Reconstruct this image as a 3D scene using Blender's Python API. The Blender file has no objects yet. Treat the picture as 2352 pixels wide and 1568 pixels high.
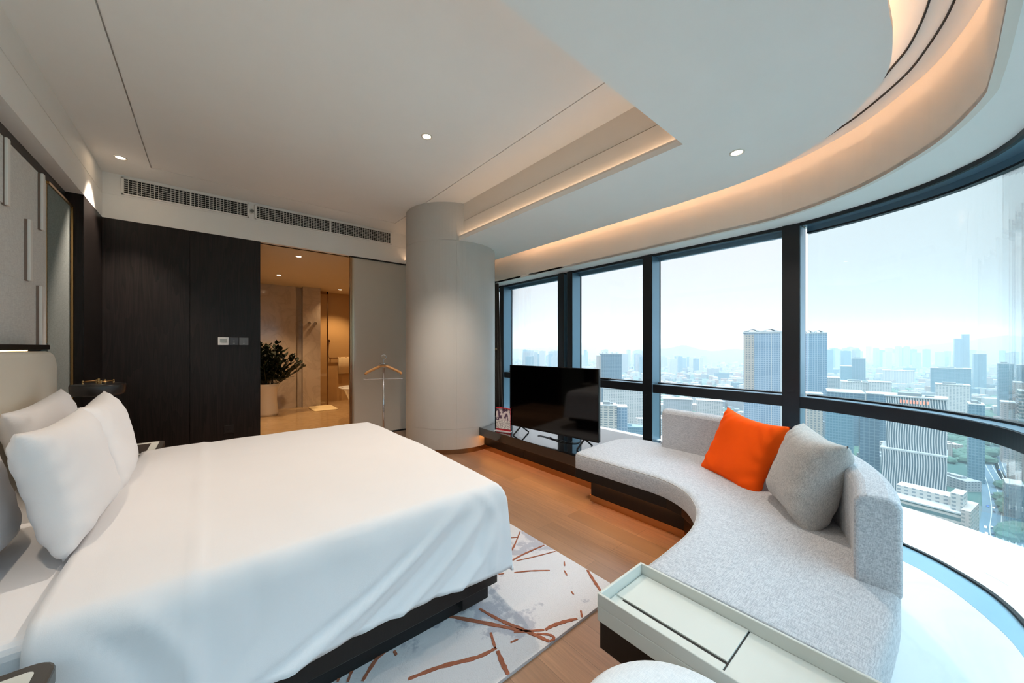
import bpy, bmesh, math, random
from mathutils import Vector, Matrix
random.seed(7)
SC = bpy.context.scene
COL = SC.collection
pi = math.pi
H = 1.3                      # camera height
F = 825.0; CX = 1176.0; HY = 797.0
SN = math.sin(math.radians(40)); CS = math.cos(math.radians(40))
def atz(x, y, z):            # point of the photographed place on the level z
    d = F*(z-H)/(HY-y); r = d*(x-CX)/F
    return (SN*d+CS*r, CS*d-SN*r)
def bearing(x, d, side=0.0): # ground position at forward distance d
    r = d*(x-CX)/F + side
    return (SN*d+CS*r, CS*d-SN*r)

# ------------------------------------------------------------------ materials
def lin(c):
    return tuple(((v/255.0)/12.92 if v/255.0 <= .04045 else ((v/255.0+.055)/1.055)**2.4) for v in c)
MATS = {}
class NT:
    def __init__(s, name):
        s.m = bpy.data.materials.new(name); s.m.use_nodes = True
        s.t = s.m.node_tree; s.b = s.t.nodes.get('Principled BSDF'); s.o = s.t.nodes.get('Material Output')
    def n(s, typ, **kw):
        n = s.t.nodes.new(typ)
        for k, v in kw.items():
            if k.startswith('i_'):
                key = k[2:]
                key = int(key) if key.isdigit() else key.replace('_', ' ')
                n.inputs[key].default_value = v
            else: setattr(n, k, v)
        return n
    def l(s, a, b): s.t.links.new(a, b)
    def math(s, op, a, b=None, c=None):
        n = s.t.nodes.new('ShaderNodeMath'); n.operation = op
        for i, v in enumerate((a, b, c)):
            if v is None: continue
            if isinstance(v, (int, float)): n.inputs[i].default_value = v
            else: s.l(v, n.inputs[i])
        return n.outputs[0]
    def mix(s, fac, a, b):
        n = s.t.nodes.new('ShaderNodeMix'); n.data_type = 'RGBA'
        for i, v in ((0, fac), (6, a), (7, b)):
            if isinstance(v, (int, float)): n.inputs[i].default_value = v
            elif isinstance(v, tuple): n.inputs[i].default_value = (*v[:3], 1)
            else: s.l(v, n.inputs[i])
        return n.outputs[2]
    def ramp(s, fac, pts):
        n = s.t.nodes.new('ShaderNodeValToRGB'); s.l(fac, n.inputs[0])
        e = n.color_ramp.elements
        while len(e) < len(pts): e.new(.5)
        for k, (p, c) in enumerate(pts):
            e[k].position = p; e[k].color = (*c[:3], 1)
        return n.outputs[0]
    def coord(s, which='Object', scale=(1, 1, 1), rot=(0, 0, 0)):
        tc = s.n('ShaderNodeTexCoord'); mp = s.n('ShaderNodeMapping')
        mp.inputs['Scale'].default_value = scale; mp.inputs['Rotation'].default_value = rot
        s.l(tc.outputs[which], mp.inputs[0]); return mp.outputs[0]
    def noise(s, vec, scale, detail=3, rough=.5):
        n = s.n('ShaderNodeTexNoise'); s.l(vec, n.inputs['Vector'])
        n.inputs['Scale'].default_value = scale; n.inputs['Detail'].default_value = detail
        n.inputs['Roughness'].default_value = rough; return n.outputs[0]
    def bump(s, h, strength=.2, dist=.01):
        n = s.n('ShaderNodeBump'); n.inputs['Strength'].default_value = strength
        n.inputs['Distance'].default_value = dist
        s.l(h, n.inputs['Height']); s.l(n.outputs[0], s.b.inputs['Normal'])
    def base(s, c):
        if isinstance(c, tuple): s.b.inputs['Base Color'].default_value = (*c[:3], 1)
        else: s.l(c, s.b.inputs['Base Color'])
def mat(name, c, rough=.6, metal=0., spec=.5, var=0., vscale=6., bump=0., bscale=80., coat=0.):
    if name in MATS: return MATS[name]
    N = NT(name); c = lin(c)
    N.b.inputs['Roughness'].default_value = rough; N.b.inputs['Metallic'].default_value = metal
    N.b.inputs['Specular IOR Level'].default_value = spec
    N.b.inputs['Coat Weight'].default_value = coat
    v = N.coord()
    nz = N.noise(v, vscale)
    k = max(var, .015)
    N.base(N.mix(nz, tuple(x*(1-k) for x in c), tuple(min(1, x*(1+k)) for x in c)))
    if bump: N.bump(N.noise(v, bscale, 2), bump, .004)
    MATS[name] = N.m; return N.m
def emit(name, c, s):
    if name in MATS: return MATS[name]
    N = NT(name); N.base((0, 0, 0))
    N.b.inputs['Emission Color'].default_value = (*lin(c), 1); N.b.inputs['Emission Strength'].default_value = s
    MATS[name] = N.m; return N.m
def fabric(name, c, c2, s=260., bump=.35):
    N = NT(name); v = N.coord()
    a = N.noise(N.coord(scale=(s, s*.12, s)), 1., 2); b = N.noise(N.coord(scale=(s*.12, s, s*.3)), 1., 2)
    f = N.math('MULTIPLY', N.math('ADD', a, b), .5)
    f2 = N.ramp(f, [(.38, lin(c2)), (.6, lin(c))])
    big = N.noise(v, 3.)
    N.base(N.mix(N.math('MULTIPLY', big, .12), f2, lin(c2)))
    N.b.inputs['Roughness'].default_value = .95; N.b.inputs['Specular IOR Level'].default_value = .15
    N.b.inputs['Sheen Weight'].default_value = .2
    N.bump(f, bump, .002); MATS[name] = N.m; return N.m
def darkwood(name, c1, c2, rough=.38, spec=.4):
    N = NT(name)
    v = N.coord(scale=(7, 7, .55)); d = N.n('ShaderNodeTexNoise'); N.l(v, d.inputs['Vector']); d.inputs['Scale'].default_value = 1.; d.inputs['Detail'].default_value = 2
    rings = N.math('FRACT', N.math('MULTIPLY', d.outputs[0], 11.))
    g = N.noise(N.coord(scale=(210, 210, 4)), 1., 3)
    f = N.math('ADD', N.math('MULTIPLY', rings, .22), N.math('MULTIPLY', g, .78))
    N.base(N.ramp(f, [(.30, lin(c1)), (.72, lin(c2))]))
    N.b.inputs['Roughness'].default_value = rough; N.b.inputs['Specular IOR Level'].default_value = spec
    N.bump(g, .10, .001); MATS[name] = N.m; return N.m
def marble(name, c1, c2, vein, rough=.12, sc=1.):
    N = NT(name); v = N.coord(scale=(sc, sc, sc), rot=(.3, .9, .4))
    n1 = N.n('ShaderNodeTexNoise'); N.l(v, n1.inputs['Vector']); n1.inputs['Scale'].default_value = 2.2
    n1.inputs['Detail'].default_value = 8; n1.inputs['Distortion'].default_value = 1.6
    ve = N.math('SUBTRACT', 1., N.math('MULTIPLY', N.math('ABSOLUTE', N.math('SUBTRACT', n1.outputs[0], .5)), 14.))
    ve = N.math('MAXIMUM', ve, 0.)
    basec = N.mix(N.noise(v, 1.3), lin(c1), lin(c2))
    N.base(N.mix(N.math('MULTIPLY', ve, .22), basec, lin(vein)))
    N.b.inputs['Roughness'].default_value = rough; MATS[name] = N.m; return N.m
def facade(name, wall, glass, pu, pv, fu, fv, rough=.5, gl_rough=.25, wob=0.):
    """wall grid with window openings, in the building's own coordinates"""
    if name in MATS: return MATS[name]
    wall = tuple(v*.64 for v in wall); glass = tuple(v*.70 for v in glass)
    N = NT(name); tc = N.n('ShaderNodeTexCoord'); sp = N.n('ShaderNodeSeparateXYZ'); N.l(tc.outputs['Object'], sp.inputs[0])
    u = N.math('ADD', sp.outputs[0], sp.outputs[1])
    if wob:
        u = N.math('ADD', u, N.math('MULTIPLY', N.math('SINE', N.math('MULTIPLY', sp.outputs[2], .11)), wob))
    fu_ = N.math('LESS_THAN', N.math('FRACT', N.math('DIVIDE', N.math('ADD', u, 1000.), pu)), fu)
    fv_ = N.math('LESS_THAN', N.math('FRACT', N.math('DIVIDE', N.math('ADD', sp.outputs[2], 1000.), pv)), fv)
    f = N.math('MULTIPLY', fu_, fv_)
    nz = N.noise(tc.outputs['Object'], .05, 2)
    g = N.mix(nz, tuple(x*.75 for x in lin(glass)), tuple(min(1, x*1.25) for x in lin(glass)))
    geo = N.n('ShaderNodeNewGeometry'); sn = N.n('ShaderNodeSeparateXYZ'); N.l(geo.outputs['Normal'], sn.inputs[0])
    up = N.math('GREATER_THAN', sn.outputs[2], .5)
    f = N.math('MULTIPLY', f, N.math('SUBTRACT', 1., up))
    N.base(N.mix(f, lin(wall), g))
    N.l(N.math('SUBTRACT', rough, N.math('MULTIPLY', f, rough-gl_rough)), N.b.inputs['Roughness'])
    MATS[name] = N.m; return N.m

WHITE = mat('white_paint', (242, 237, 230), .7, bump=.05, bscale=200)
CEIL = mat('ceiling_paint', (247, 243, 237), .8)
BEIGE = mat('warm_band_paint', (234, 224, 212), .75)
GREYV = mat('column_leather', (196, 192, 186), .5, var=.03, vscale=2, bump=.05, bscale=150)
WOODD = darkwood('dark_oak', (15, 11, 10), (38, 30, 27), .42, .3)
WOODB = darkwood('black_oak', (9, 8, 8), (20, 17, 16), .3)
BLACK = mat('black_matt', (10, 10, 11), .5)
FRAME = mat('window_frame_dark', (30, 33, 38), .4, .3, bump=.0)
SIDE = mat('window_frame_skylit', (120, 150, 168), .35, .6)  # frame faces turned to the sky; its light is put into the paler blue
BRASS = mat('brass', (190, 150, 100), .25, 1.)
BRONZE = mat('bronze', (150, 120, 90), .25, 1.)
CHROME = mat('chrome', (210, 212, 215), .12, 1.)
GREYF = fabric('grey_weave', (204, 205, 208), (160, 163, 170), 380.)
GREYF2 = fabric('grey_weave_cushion', (196, 192, 187), (158, 155, 153), 480.)
ORANGE = mat('orange_velvet', (255, 88, 14), .85, spec=.1, var=.06, vscale=9, bump=.15, bscale=400)
LINEN = mat('white_cotton', (230, 229, 231), .9, spec=.1, var=.01, bump=.08, bscale=500)
PANEL = fabric('white_textured_wallcovering', (222, 218, 210), (205, 200, 193), 200., .2)
GREEN = fabric('sage_green_fabric', (110, 122, 114), (84, 96, 92), 220., .3)
LEATH = mat('ivory_leather', (234, 226, 210), .45, bump=.08, bscale=250)
LACQ = mat('ivory_lacquer', (204, 204, 196), .45)
WHITEG = mat('white_gloss', (236, 234, 230), .12)
GLASSW = mat('back_painted_glass', (214, 202, 186), .06, spec=.6)
MARBLE = marble('bath_marble', (205, 192, 175), (188, 172, 156), (130, 115, 100))
MARBF = marble('bath_floor_marble', (200, 172, 130), (180, 148, 108), (150, 118, 80), .1, 1.4)
TANW = mat('bath_tan_wall', (196, 160, 108), .5)
LEDW = emit('led_warm', (255, 205, 155), 5)
LEDC = emit('led_cove', (255, 206, 165), 9.0)
LAMPW = emit('downlight_glow', (255, 226, 190), 22)
def glassmat(name='window_glass', tint=(.95, .96, .96, 1)):
    N = NT(name); t = N.n('ShaderNodeBsdfTransparent'); t.inputs[0].default_value = tint
    g = N.n('ShaderNodeBsdfGlossy'); g.inputs['Roughness'].default_value = .0; g.inputs[0].default_value = (1, 1, 1, 1)
    lw = N.n('ShaderNodeFresnel'); lw.inputs[0].default_value = 1.3
    nz = N.noise(N.coord(scale=(6, 6, .6)), 1.5, 2)
    ms = N.n('ShaderNodeMixShader'); N.l(N.math('MULTIPLY', lw.outputs[0], .6), ms.inputs[0]); N.l(t.outputs[0], ms.inputs[1]); N.l(g.outputs[0], ms.inputs[2])
    N.l(ms.outputs[0], N.o.inputs[0]); return N.m
GLASS = glassmat(); GLASS5 = glassmat('curved_window_glass', (.90, .95, .955, 1))
def clear():
    N = NT('clear_shower_glass'); t = N.n('ShaderNodeBsdfTransparent'); t.inputs[0].default_value = (.97, .96, .92, 1)
    g = N.n('ShaderNodeBsdfGlossy'); g.inputs['Roughness'].default_value = .0
    ms = N.n('ShaderNodeMixShader'); ms.inputs[0].default_value = .07; N.l(t.outputs[0], ms.inputs[1]); N.l(g.outputs[0], ms.inputs[2])
    N.l(ms.outputs[0], N.o.inputs[0]); return N.m
CLEAR = clear()
def planks():
    N = NT('oak_floor'); v = N.coord(scale=(1, 1, 1), rot=(0, 0, pi/2))
    b = N.n('ShaderNodeTexBrick'); N.l(v, b.inputs['Vector'])
    b.inputs['Scale'].default_value = 1.; b.inputs['Brick Width'].default_value = 1.35; b.inputs['Row Height'].default_value = .15
    b.inputs['Mortar Size'].default_value = .0012; b.inputs['Mortar Smooth'].default_value = .2; b.offset = .37
    b.inputs['Color1'].default_value = (*lin((164, 120, 90)), 1); b.inputs['Color2'].default_value = (*lin((120, 86, 62)), 1)
    b.inputs['Mortar'].default_value = (*lin((84, 58, 42)), 1)
    g = N.ramp(N.noise(N.coord(scale=(70, 3.2, 1)), 1., 5, .7), [(.38, (0, 0, 0)), (.66, (1, 1, 1))])
    c = N.mix(N.math('MULTIPLY', g, .75), b.outputs[0], lin((116, 86, 66)))
    g2 = N.noise(N.coord(scale=(6, .8, 1)), 1., 2)
    c = N.mix(N.math('MULTIPLY', g2, .35), c, lin((182, 146, 116)))
    N.base(c); N.b.inputs['Roughness'].default_value = .38
    N.bump(g, .08, .002); return N.m
FLOORM = planks()
def rugmat():
    N = NT('rug_pile'); v = N.coord()
    a = N.noise(v, 3.2, 6, .62); b = N.noise(v, 190, 2)
    m = N.ramp(a, [(.50, lin((205, 200, 200))), (.57, lin((205, 200, 200))), (.60, lin((168, 165, 172)))])
    N.base(N.mix(N.math('MULTIPLY', b, .35), m, lin((176, 172, 172))))
    N.b.inputs['Roughness'].default_value = 1.; N.b.inputs['Specular IOR Level'].default_value = .05
    N.bump(b, .6, .004); return N.m
RUG = rugmat()
STROKE = mat('rug_brown_stroke', (150, 92, 70), 1., spec=.05, var=.25, vscale=60, bump=.5, bscale=200)

# ------------------------------------------------------------------ geometry helpers
def finish(bm, name, m, parent=None, bevel=0., smooth=False, seg=2, auto=True):
    me = bpy.data.meshes.new(name); bmesh.ops.recalc_face_normals(bm, faces=bm.faces)
    bm.to_mesh(me); bm.free()
    o = bpy.data.objects.new(name, me); COL.objects.link(o)
    for x in (m if isinstance(m, (list, tuple)) else [m]): me.materials.append(x)
    if smooth:
        for p in me.polygons: p.use_smooth = True
    if parent: o.parent = parent
    if bevel:
        b = o.modifiers.new('bevel', 'BEVEL'); b.width = bevel; b.segments = seg; b.limit_method = 'ANGLE'; b.angle_limit = .6
        b.harden_normals = False
    return o
def box(bm, x0, x1, y0, y1, z0, z1, mi=0):
    v = [bm.verts.new(p) for p in ((x0, y0, z0), (x1, y0, z0), (x1, y1, z0), (x0, y1, z0), (x0, y0, z1), (x1, y0, z1), (x1, y1, z1), (x0, y1, z1))]
    for f in ((3, 2, 1, 0), (4, 5, 6, 7), (0, 1, 5, 4), (1, 2, 6, 5), (2, 3, 7, 6), (3, 0, 4, 7)):
        bm.faces.new([v[i] for i in f]).material_index = mi
def prism(bm, poly, z0, z1, mi=0):
    a = [bm.verts.new((x, y, z0)) for x, y in poly]; b = [bm.verts.new((x, y, z1)) for x, y in poly]
    n = len(poly)
    bm.faces.new(a[::-1]).material_index = mi; bm.faces.new(b).material_index = mi
    for i in range(n): bm.faces.new((a[i], a[(i+1) % n], b[(i+1) % n], b[i])).material_index = mi
def ring(bm, pts):
    return [bm.verts.new(p) for p in pts]
def loft(bm, rings, cap=True, closed=True):
    for a, b in zip(rings, rings[1:]):
        n = len(a)
        for i in range(n if closed else n-1): bm.faces.new((a[i], a[(i+1) % n], b[(i+1) % n], b[i]))
    if cap:
        bm.faces.new(rings[0][::-1]); bm.faces.new(rings[-1])
def lathe(bm, prof, cx, cy, n=32, z=0.):
    rs = [ring(bm, [(cx+r*math.cos(2*pi*i/n), cy+r*math.sin(2*pi*i/n), z+h) for i in range(n)]) for r, h in prof]
    loft(bm, rs)
def tube(bm, pts, r, n=10):
    rs = []; pts = [Vector(p) for p in pts]
    for i, p in enumerate(pts):
        d = (pts[min(i+1, len(pts)-1)]-pts[max(i-1, 0)]).normalized()
        a = d.cross(Vector((0, 0, 1)) if abs(d.z) < .9 else Vector((1, 0, 0))).normalized(); b = d.cross(a)
        rr = r[i] if isinstance(r, (list, tuple)) else r
        rs.append(ring(bm, [p+a*rr*math.cos(2*pi*k/n)+b*rr*math.sin(2*pi*k/n) for k in range(n)]))
    loft(bm, rs)
def smoothpath(pts, n=8):
    out = []
    P = [pts[0]]+list(pts)+[pts[-1]]
    for i in range(1, len(P)-2):
        p0, p1, p2, p3 = [Vector(q) for q in P[i-1:i+3]]
        for k in range(n):
            t = k/n
            out.append(tuple(.5*((2*p1)+(-p0+p2)*t+(2*p0-5*p1+4*p2-p3)*t*t+(-p0+3*p1-3*p2+p3)*t**3)))
    out.append(tuple(pts[-1])); return out
def offset(path, o):         # left of the travel direction
    r = []
    for i, p in enumerate(path):
        a = Vector(path[max(i-1, 0)]); b = Vector(path[min(i+1, len(path)-1)]); d = (b-a).normalized()
        r.append((p[0]-d.y*o, p[1]+d.x*o))
    return r
def sweep(bm, path, o0, o1, z0, z1, mi=0):
    A = offset(path, o0); B = offset(path, o1)
    rs = [ring(bm, [(a[0], a[1], z0), (b[0], b[1], z0), (b[0], b[1], z1), (a[0], a[1], z1)]) for a, b in zip(A, B)]
    n0 = len(bm.faces); loft(bm, rs)
def clip(path, ya=None, yb=None):
    return path
def roundrect(x0, x1, y0, y1, r, n=6):
    p = []
    for cx, cy, a0 in ((x1-r, y1-r, 0), (x0+r, y1-r, 90), (x0+r, y0+r, 180), (x1-r, y0+r, 270)):
        for k in range(n+1):
            a = math.radians(a0+90*k/n); p.append((cx+r*math.cos(a), cy+r*math.sin(a)))
    return p
def tag(o, label=None, cat=None, group=None, kind=None):
    if label: o['label'] = label
    if cat: o['category'] = cat
    if group: o['group'] = group
    if kind: o['kind'] = kind
    return o
def empty(name, loc=(0, 0, 0), rz=0.):
    o = bpy.data.objects.new(name, None); COL.objects.link(o); o.location = loc; o.rotation_euler = (0, 0, rz)
    o.empty_display_size = .1; return o
def fixparent(o, par):       # geometry given in world coordinates
    o.parent = par; o.matrix_parent_inverse = par.matrix_basis.inverted(); return o
def thing(name, loc, label, cat, group=None):
    return tag(empty(name, loc), label, cat, group)
def part(bm, name, m, par, **kw):
    o = finish(bm, name, m, None, **kw)
    if par.type != 'EMPTY' or par.parent:
        w = Matrix.Identity(4); q = par
        chain = []
        while q: chain.append(q); q = q.parent
        for q in reversed(chain): w = w @ (q.matrix_parent_inverse @ q.matrix_basis if q.parent else q.matrix_basis)
        o.parent = par; o.matrix_parent_inverse = w.inverted(); return o
    return fixparent(o, par)
def struct(bm, name, m, **kw):
    o = finish(bm, name, m, **kw); o['kind'] = 'structure'; return o
NB = bmesh.new

# ------------------------------------------------------------------ plan curves
FR = [(3.72, 5.42), (3.72, 3.0), (3.72, 1.4), (3.72, 1.0), (3.705, .74), (3.60, .40), (3.44, .10), (3.28, -.07), (3.10, -.19), (2.87, -.26), (2.55, -.30), (2.2, -.32), (1.5, -.32), (.3, -.32), (-.95, -.32)]
FRS = smoothpath(FR, 8)
def sub(path, a, b):         # part of the straight run between y=a and y=b
    return [(3.72, a), (3.72, b)]
CURV = [p for p in FRS if p[1] < .75]
SE = smoothpath([(3.25, 5.42), (3.25, 3.0), (3.25, 1.5), (3.18, .857), (2.926, .449), (2.635, .245), (2.45, .16), (2.20, .128), (1.9, .127), (.5, .127), (-.95, .127)], 8)
PK = smoothpath([(3.48, 5.42), (3.48, 3.0), (3.48, 1.4), (3.44, .80), (3.204, .355), (2.89, .081), (2.675, -.034), (2.429, -.111), (2.30, -.122), (2.15, -.127), (1.95, -.128), (1.6, -.128), (1.1, -.128), (.3, -.128), (-.95, -.128)], 8)

# ------------------------------------------------------------------ shell
b = NB(); box(b, -1.0, 4.0, -.45, 5.45, -.12, 0); struct(b, 'floor', FLOORM)
b = NB()
A = offset(SE, -.05)
pts = [(3.63, .20), (3.44, .12), (3.214, .137)]
edge = smoothpath([(3.47, 1.1), (3.42, .52), (3.214, .137), (3.124, .03), (2.979, -.074), (2.821, -.156), (2.684, -.208), (2.45, -.25), (2.1, -.27)], 6)
outer = offset(FRS, .03)
outer = [p for p in outer if p[1] < 1.1 and p[0] > 2.1]
poly = edge + outer[::-1]
prism(b, poly, .0, .004)
STONE = mat('polished_stone_border', (150, 188, 206), .15)  # blue of the reflected sky is put into the stone's base colour
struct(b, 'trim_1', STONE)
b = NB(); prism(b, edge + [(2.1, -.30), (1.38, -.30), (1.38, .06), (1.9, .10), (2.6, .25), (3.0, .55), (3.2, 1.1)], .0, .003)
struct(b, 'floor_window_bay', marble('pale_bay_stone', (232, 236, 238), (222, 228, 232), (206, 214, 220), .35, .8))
# upper ceiling with shadow grooves
b = NB()
gx0, gx1, gy1 = -.447, 2.01, 4.98; g = .0045
box(b, -.95, gx0-g, 1.0, 5.5, 3.06, 3.2); box(b, gx0+g, gx1-g, 1.0, gy1-g, 3.06, 3.2); box(b, gx1+g, 2.5, 1.0, 5.5, 3.06, 3.2)
box(b, gx0-g, gx1+g, gy1+g, 5.5, 3.06, 3.2); box(b, -.95, 4.1, -.6, 5.5, 3.12, 3.22); box(b, -.95, 2.44, 1.0, 5.5, 3.085, 3.10)
struct(b, 'ceiling', CEIL)
# lowered soffit
b = NB()
poly = [(-.95, 1.06), (2.32, 1.06), (2.32, 5.45), (3.25, 5.45)] + SE[1:]
prism(b, poly, 2.60, 2.64)
struct(b, 'trim_2', CEIL)
b = NB()
box(b, 2.32, 2.40, 1.06-.08, 5.45, 2.64, 2.655); box(b, 2.39, 2.45, 1.0, 5.45, 2.65, 3.12)
box(b, 2.372, 2.40, 1.0, 5.45, 2.66, 2.84); box(b, 2.378, 2.40, 1.0, 5.45, 2.848, 3.10)
box(b, -.95, 2.45, .94, .99, 2.65, 3.12); box(b, -.95, 2.40, .98, 1.06, 2.64, 2.655)
struct(b, 'trim_3', BEIGE)
b = NB(); box(b, 2.335, 2.36, 1.1, 5.38, 2.656, 2.660); box(b, -.83, 2.33, .985, 1.0, 2.656, 2.660)  # unseen strip added to warm the recess faces and lift the upper ceiling
tag(finish(b, 'tray_fill_light', emit('fill_tray', (255, 218, 182), 2.4)), 'added warm light strip on the lip of the raised ceiling recess', 'light strip')
# curtain pocket, warm pelmet face and underside by the glass
b = NB(); sweep(b, SE, -.28, .42, 2.72, 2.76); sweep(b, SE, -.30, -.27, 2.64, 2.74); struct(b, 'trim_4', CEIL)
b = NB(); sweep(b, PK, 0, .03, 2.32, 2.74); o = struct(b, 'trim_5', BEIGE, smooth=False)
b = NB(); A_ = PK; B_ = FRS
B2 = offset(FRS, .02); n = len(PK)
def resample(path, n):
    L = [0]
    for p, q in zip(path, path[1:]): L.append(L[-1]+math.dist(p, q))
    out = []; j = 0
    for i in range(n):
        s = L[-1]*i/(n-1)
        while j < len(L)-2 and L[j+1] < s: j += 1
        t = (s-L[j])/max(1e-9, L[j+1]-L[j]); t = min(1, max(0, t))
        out.append((path[j][0]*(1-t)+path[j+1][0]*t, path[j][1]*(1-t)+path[j+1][1]*t))
    return out
# underside: polygon between the pelmet face and the frame line
poly = [p for p in PK] + [p for p in B2[::-1]]
prism(b, poly, 2.322, 2.345); struct(b, 'trim_6', CEIL)
b = NB(); sweep(b, FRS, .20, .26, 2.33, 3.22); struct(b, 'wall_right', WHITE)
# curtain rails (slots)
r1 = smoothpath([(3.36, 5.3), (3.36, 1.5), (3.25, .80), (3.06, .44), (2.838, .264), (2.65, .16), (2.496, .087), (2.225, .025), (1.9, .01), (.5, .01)], 8)
r2 = smoothpath([(3.42, 5.3), (3.42, 1.5), (3.34, .80), (3.119, .417), (2.826, .154), (2.61, .045), (2.30, -.042), (1.9, -.06), (.5, -.06)], 8)
for i, r in enumerate((r1, r2)):
    b = NB(); sweep(b, r, -.0035, .0035, 2.712, 2.72)
    o = tag(finish(b, 'curtain_rail', BLACK), ('slim dark curtain track nearer the lowered ceiling edge', 'slim dark curtain track nearer the warm lit pelmet')[i], 'curtain rail', 'curtain tracks in the ceiling pocket')
b = NB(); sweep(b, SE, -.22, -.20, 2.645, 2.66)
tag(finish(b, 'cove_light', LEDC), 'warm light strip hidden in the curved ceiling pocket above the windows', 'light strip')
# left wall bulkhead
b = NB(); box(b, -.95, -.83, -.5, 5.45, 2.845, 3.12); box(b, -.95, -.83, -.5, 5.45, 2.60, 2.838); box(b, -.95, -.834, -.5, 5.45, 2.83, 2.86)
struct(b, 'trim_7', WHITE)
b = NB(); box(b, -1.0, -.93, -.5, 4.69, -.02, 2.62); struct(b, 'wall_left', WOODB)
b = NB(); box(b, -1.0, -.83, 4.695, 5.45, 0, 2.60); struct(b, 'wall_left_wood_return', WOODD)
# far wall bulkhead with vents
b = NB(); box(b, -.85, 2.6, 5.38, 5.5, 2.845, 3.12); box(b, -.85, 2.6, 5.38, 5.5, 2.60, 2.838); box(b, -.85, 2.6, 5.384, 5.5, 2.83, 2.86)
struct(b, 'trim_8', WHITE)
b = NB(); box(b, -.85, -.181, 5.38, 5.5, 0, 2.60); box(b, -.175, .469, 5.38, 5.5, 0, 2.60); box(b, -.185, -.17, 5.39, 5.5, 0, 2.6)
struct(b, 'wall_far', WOODD)
b = NB(); box(b, 2.45, 4.0, 5.44, 5.5, 0, 3.12); struct(b, 'wall_far_plaster', WHITE)
# column
b = NB()
lathe(b, [(.604, 0), (.604, .055), (.60, .056)], 2.54, 4.33, 96); o1 = struct(b, 'trim_9', BRONZE, smooth=False)
b = NB(); N_ = 128
for z0, z1 in ((.055, .30), (.303, 2.60), (2.603, 3.06)):
    for k in range(4):
        a0 = math.radians(-114.5+90*k)+.003; a1 = a0+pi/2-.006
        A0 = [(2.54+.60*math.cos(a0+(a1-a0)*i/24), 4.33+.60*math.sin(a0+(a1-a0)*i/24)) for i in range(25)]
        B0 = [(2.54+.56*math.cos(a0+(a1-a0)*i/24), 4.33+.56*math.sin(a0+(a1-a0)*i/24)) for i in range(25)]
        prism(b, A0+B0[::-1], z0, z1)
lathe(b, [(.597, .055), (.597, 3.06)], 2.54, 4.33, 96)
o = struct(b, 'wall_column', GREYV)

# ------------------------------------------------------------------ windows
TZ0, TZ1 = .80, .89
def window(n, path, zb, left=None, right=None, gpath=None, trim=True):
    w = tag(empty('window_%d' % n, (path[0][0], path[0][1], 0)), kind='structure')
    b = NB(); sweep(b, path, .0, .02, 2.295, 2.325); (sweep(b, path, .118, .16, 2.25, 2.263) if n == 5 else None); part(b, 'head_frame', FRAME, w)
    b = NB(); sweep(b, path, .12, .16, 2.262, 2.32); part(b, 'head_bead', SIDE, w)
    b = NB(); sweep(b, path, .02, .12, 2.305, 2.325); part(b, 'head_underside', SIDE, w)
    b = NB(); sweep(b, path, .0, .11, TZ0, TZ1); part(b, 'transom', FRAME, w)
    b = NB(); sweep(b, path, .012, .105, TZ1, TZ1+.003); part(b, 'transom_ledge', SIDE, w)
    b = NB(); sweep(b, path, .11, .15, TZ0+.01, TZ1+.015); part(b, 'glazing_bead', FRAME, w)
    b = NB(); sweep(b, path, .002, .16, .008, zb); part(b, 'sill', WHITEP, w)
    b = NB(); sweep(b, path, .006, .16, -.0, .008); part(b, 'shadow_gap', BLACK, w)
    b = NB(); sweep(b, path, .14, .146, zb, TZ0+.012); part(b, 'lower_pane', GLASS5 if n == 5 else GLASS, w)
    b = NB(); sweep(b, path, .14, .146, TZ1+.01, 2.26); part(b, 'upper_pane', GLASS5 if n == 5 else GLASS, w)
    return w
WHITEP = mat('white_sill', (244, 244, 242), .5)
wins = [window(1, sub(0, 5.42, 4.728), .27), window(2, sub(0, 4.64, 3.42), .27), window(3, sub(0, 3.165, 2.139), .27), window(4, sub(0, 2.03, .858), .27)]
w5 = window(5, CURV, .012)
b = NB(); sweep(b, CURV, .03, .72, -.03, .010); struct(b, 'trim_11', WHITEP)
b = NB(); sweep(b, CURV, -.008, .012, .0, .016); struct(b, 'trim_12', BLACK)
def post(par, y0, y1, lite=True):
    b = NB(); box(b, 3.70, 3.90, y0, y1, 0, 2.32); part(b, 'mullion', FRAME, par, bevel=.002)
for par, y0, y1 in ((wins[0], 4.635, 4.728), (wins[1], 3.309, 3.422), (wins[2], 3.162, 3.247), (wins[3], 2.03, 2.139), (w5, .74, .858)):
    post(par, y0, y1)
    b = NB(); box(b, 3.706, 3.86, y0-.004, y0, .02, 2.30); part(b, 'mullion_reveal', SIDE, par)  # thin pale sheet paints sky light on the post's side
b = NB(); box(b, 3.76, 3.80, 3.247, 3.309, 0, 2.32); part(b, 'mullion_joint', SIDE, wins[1])

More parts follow.
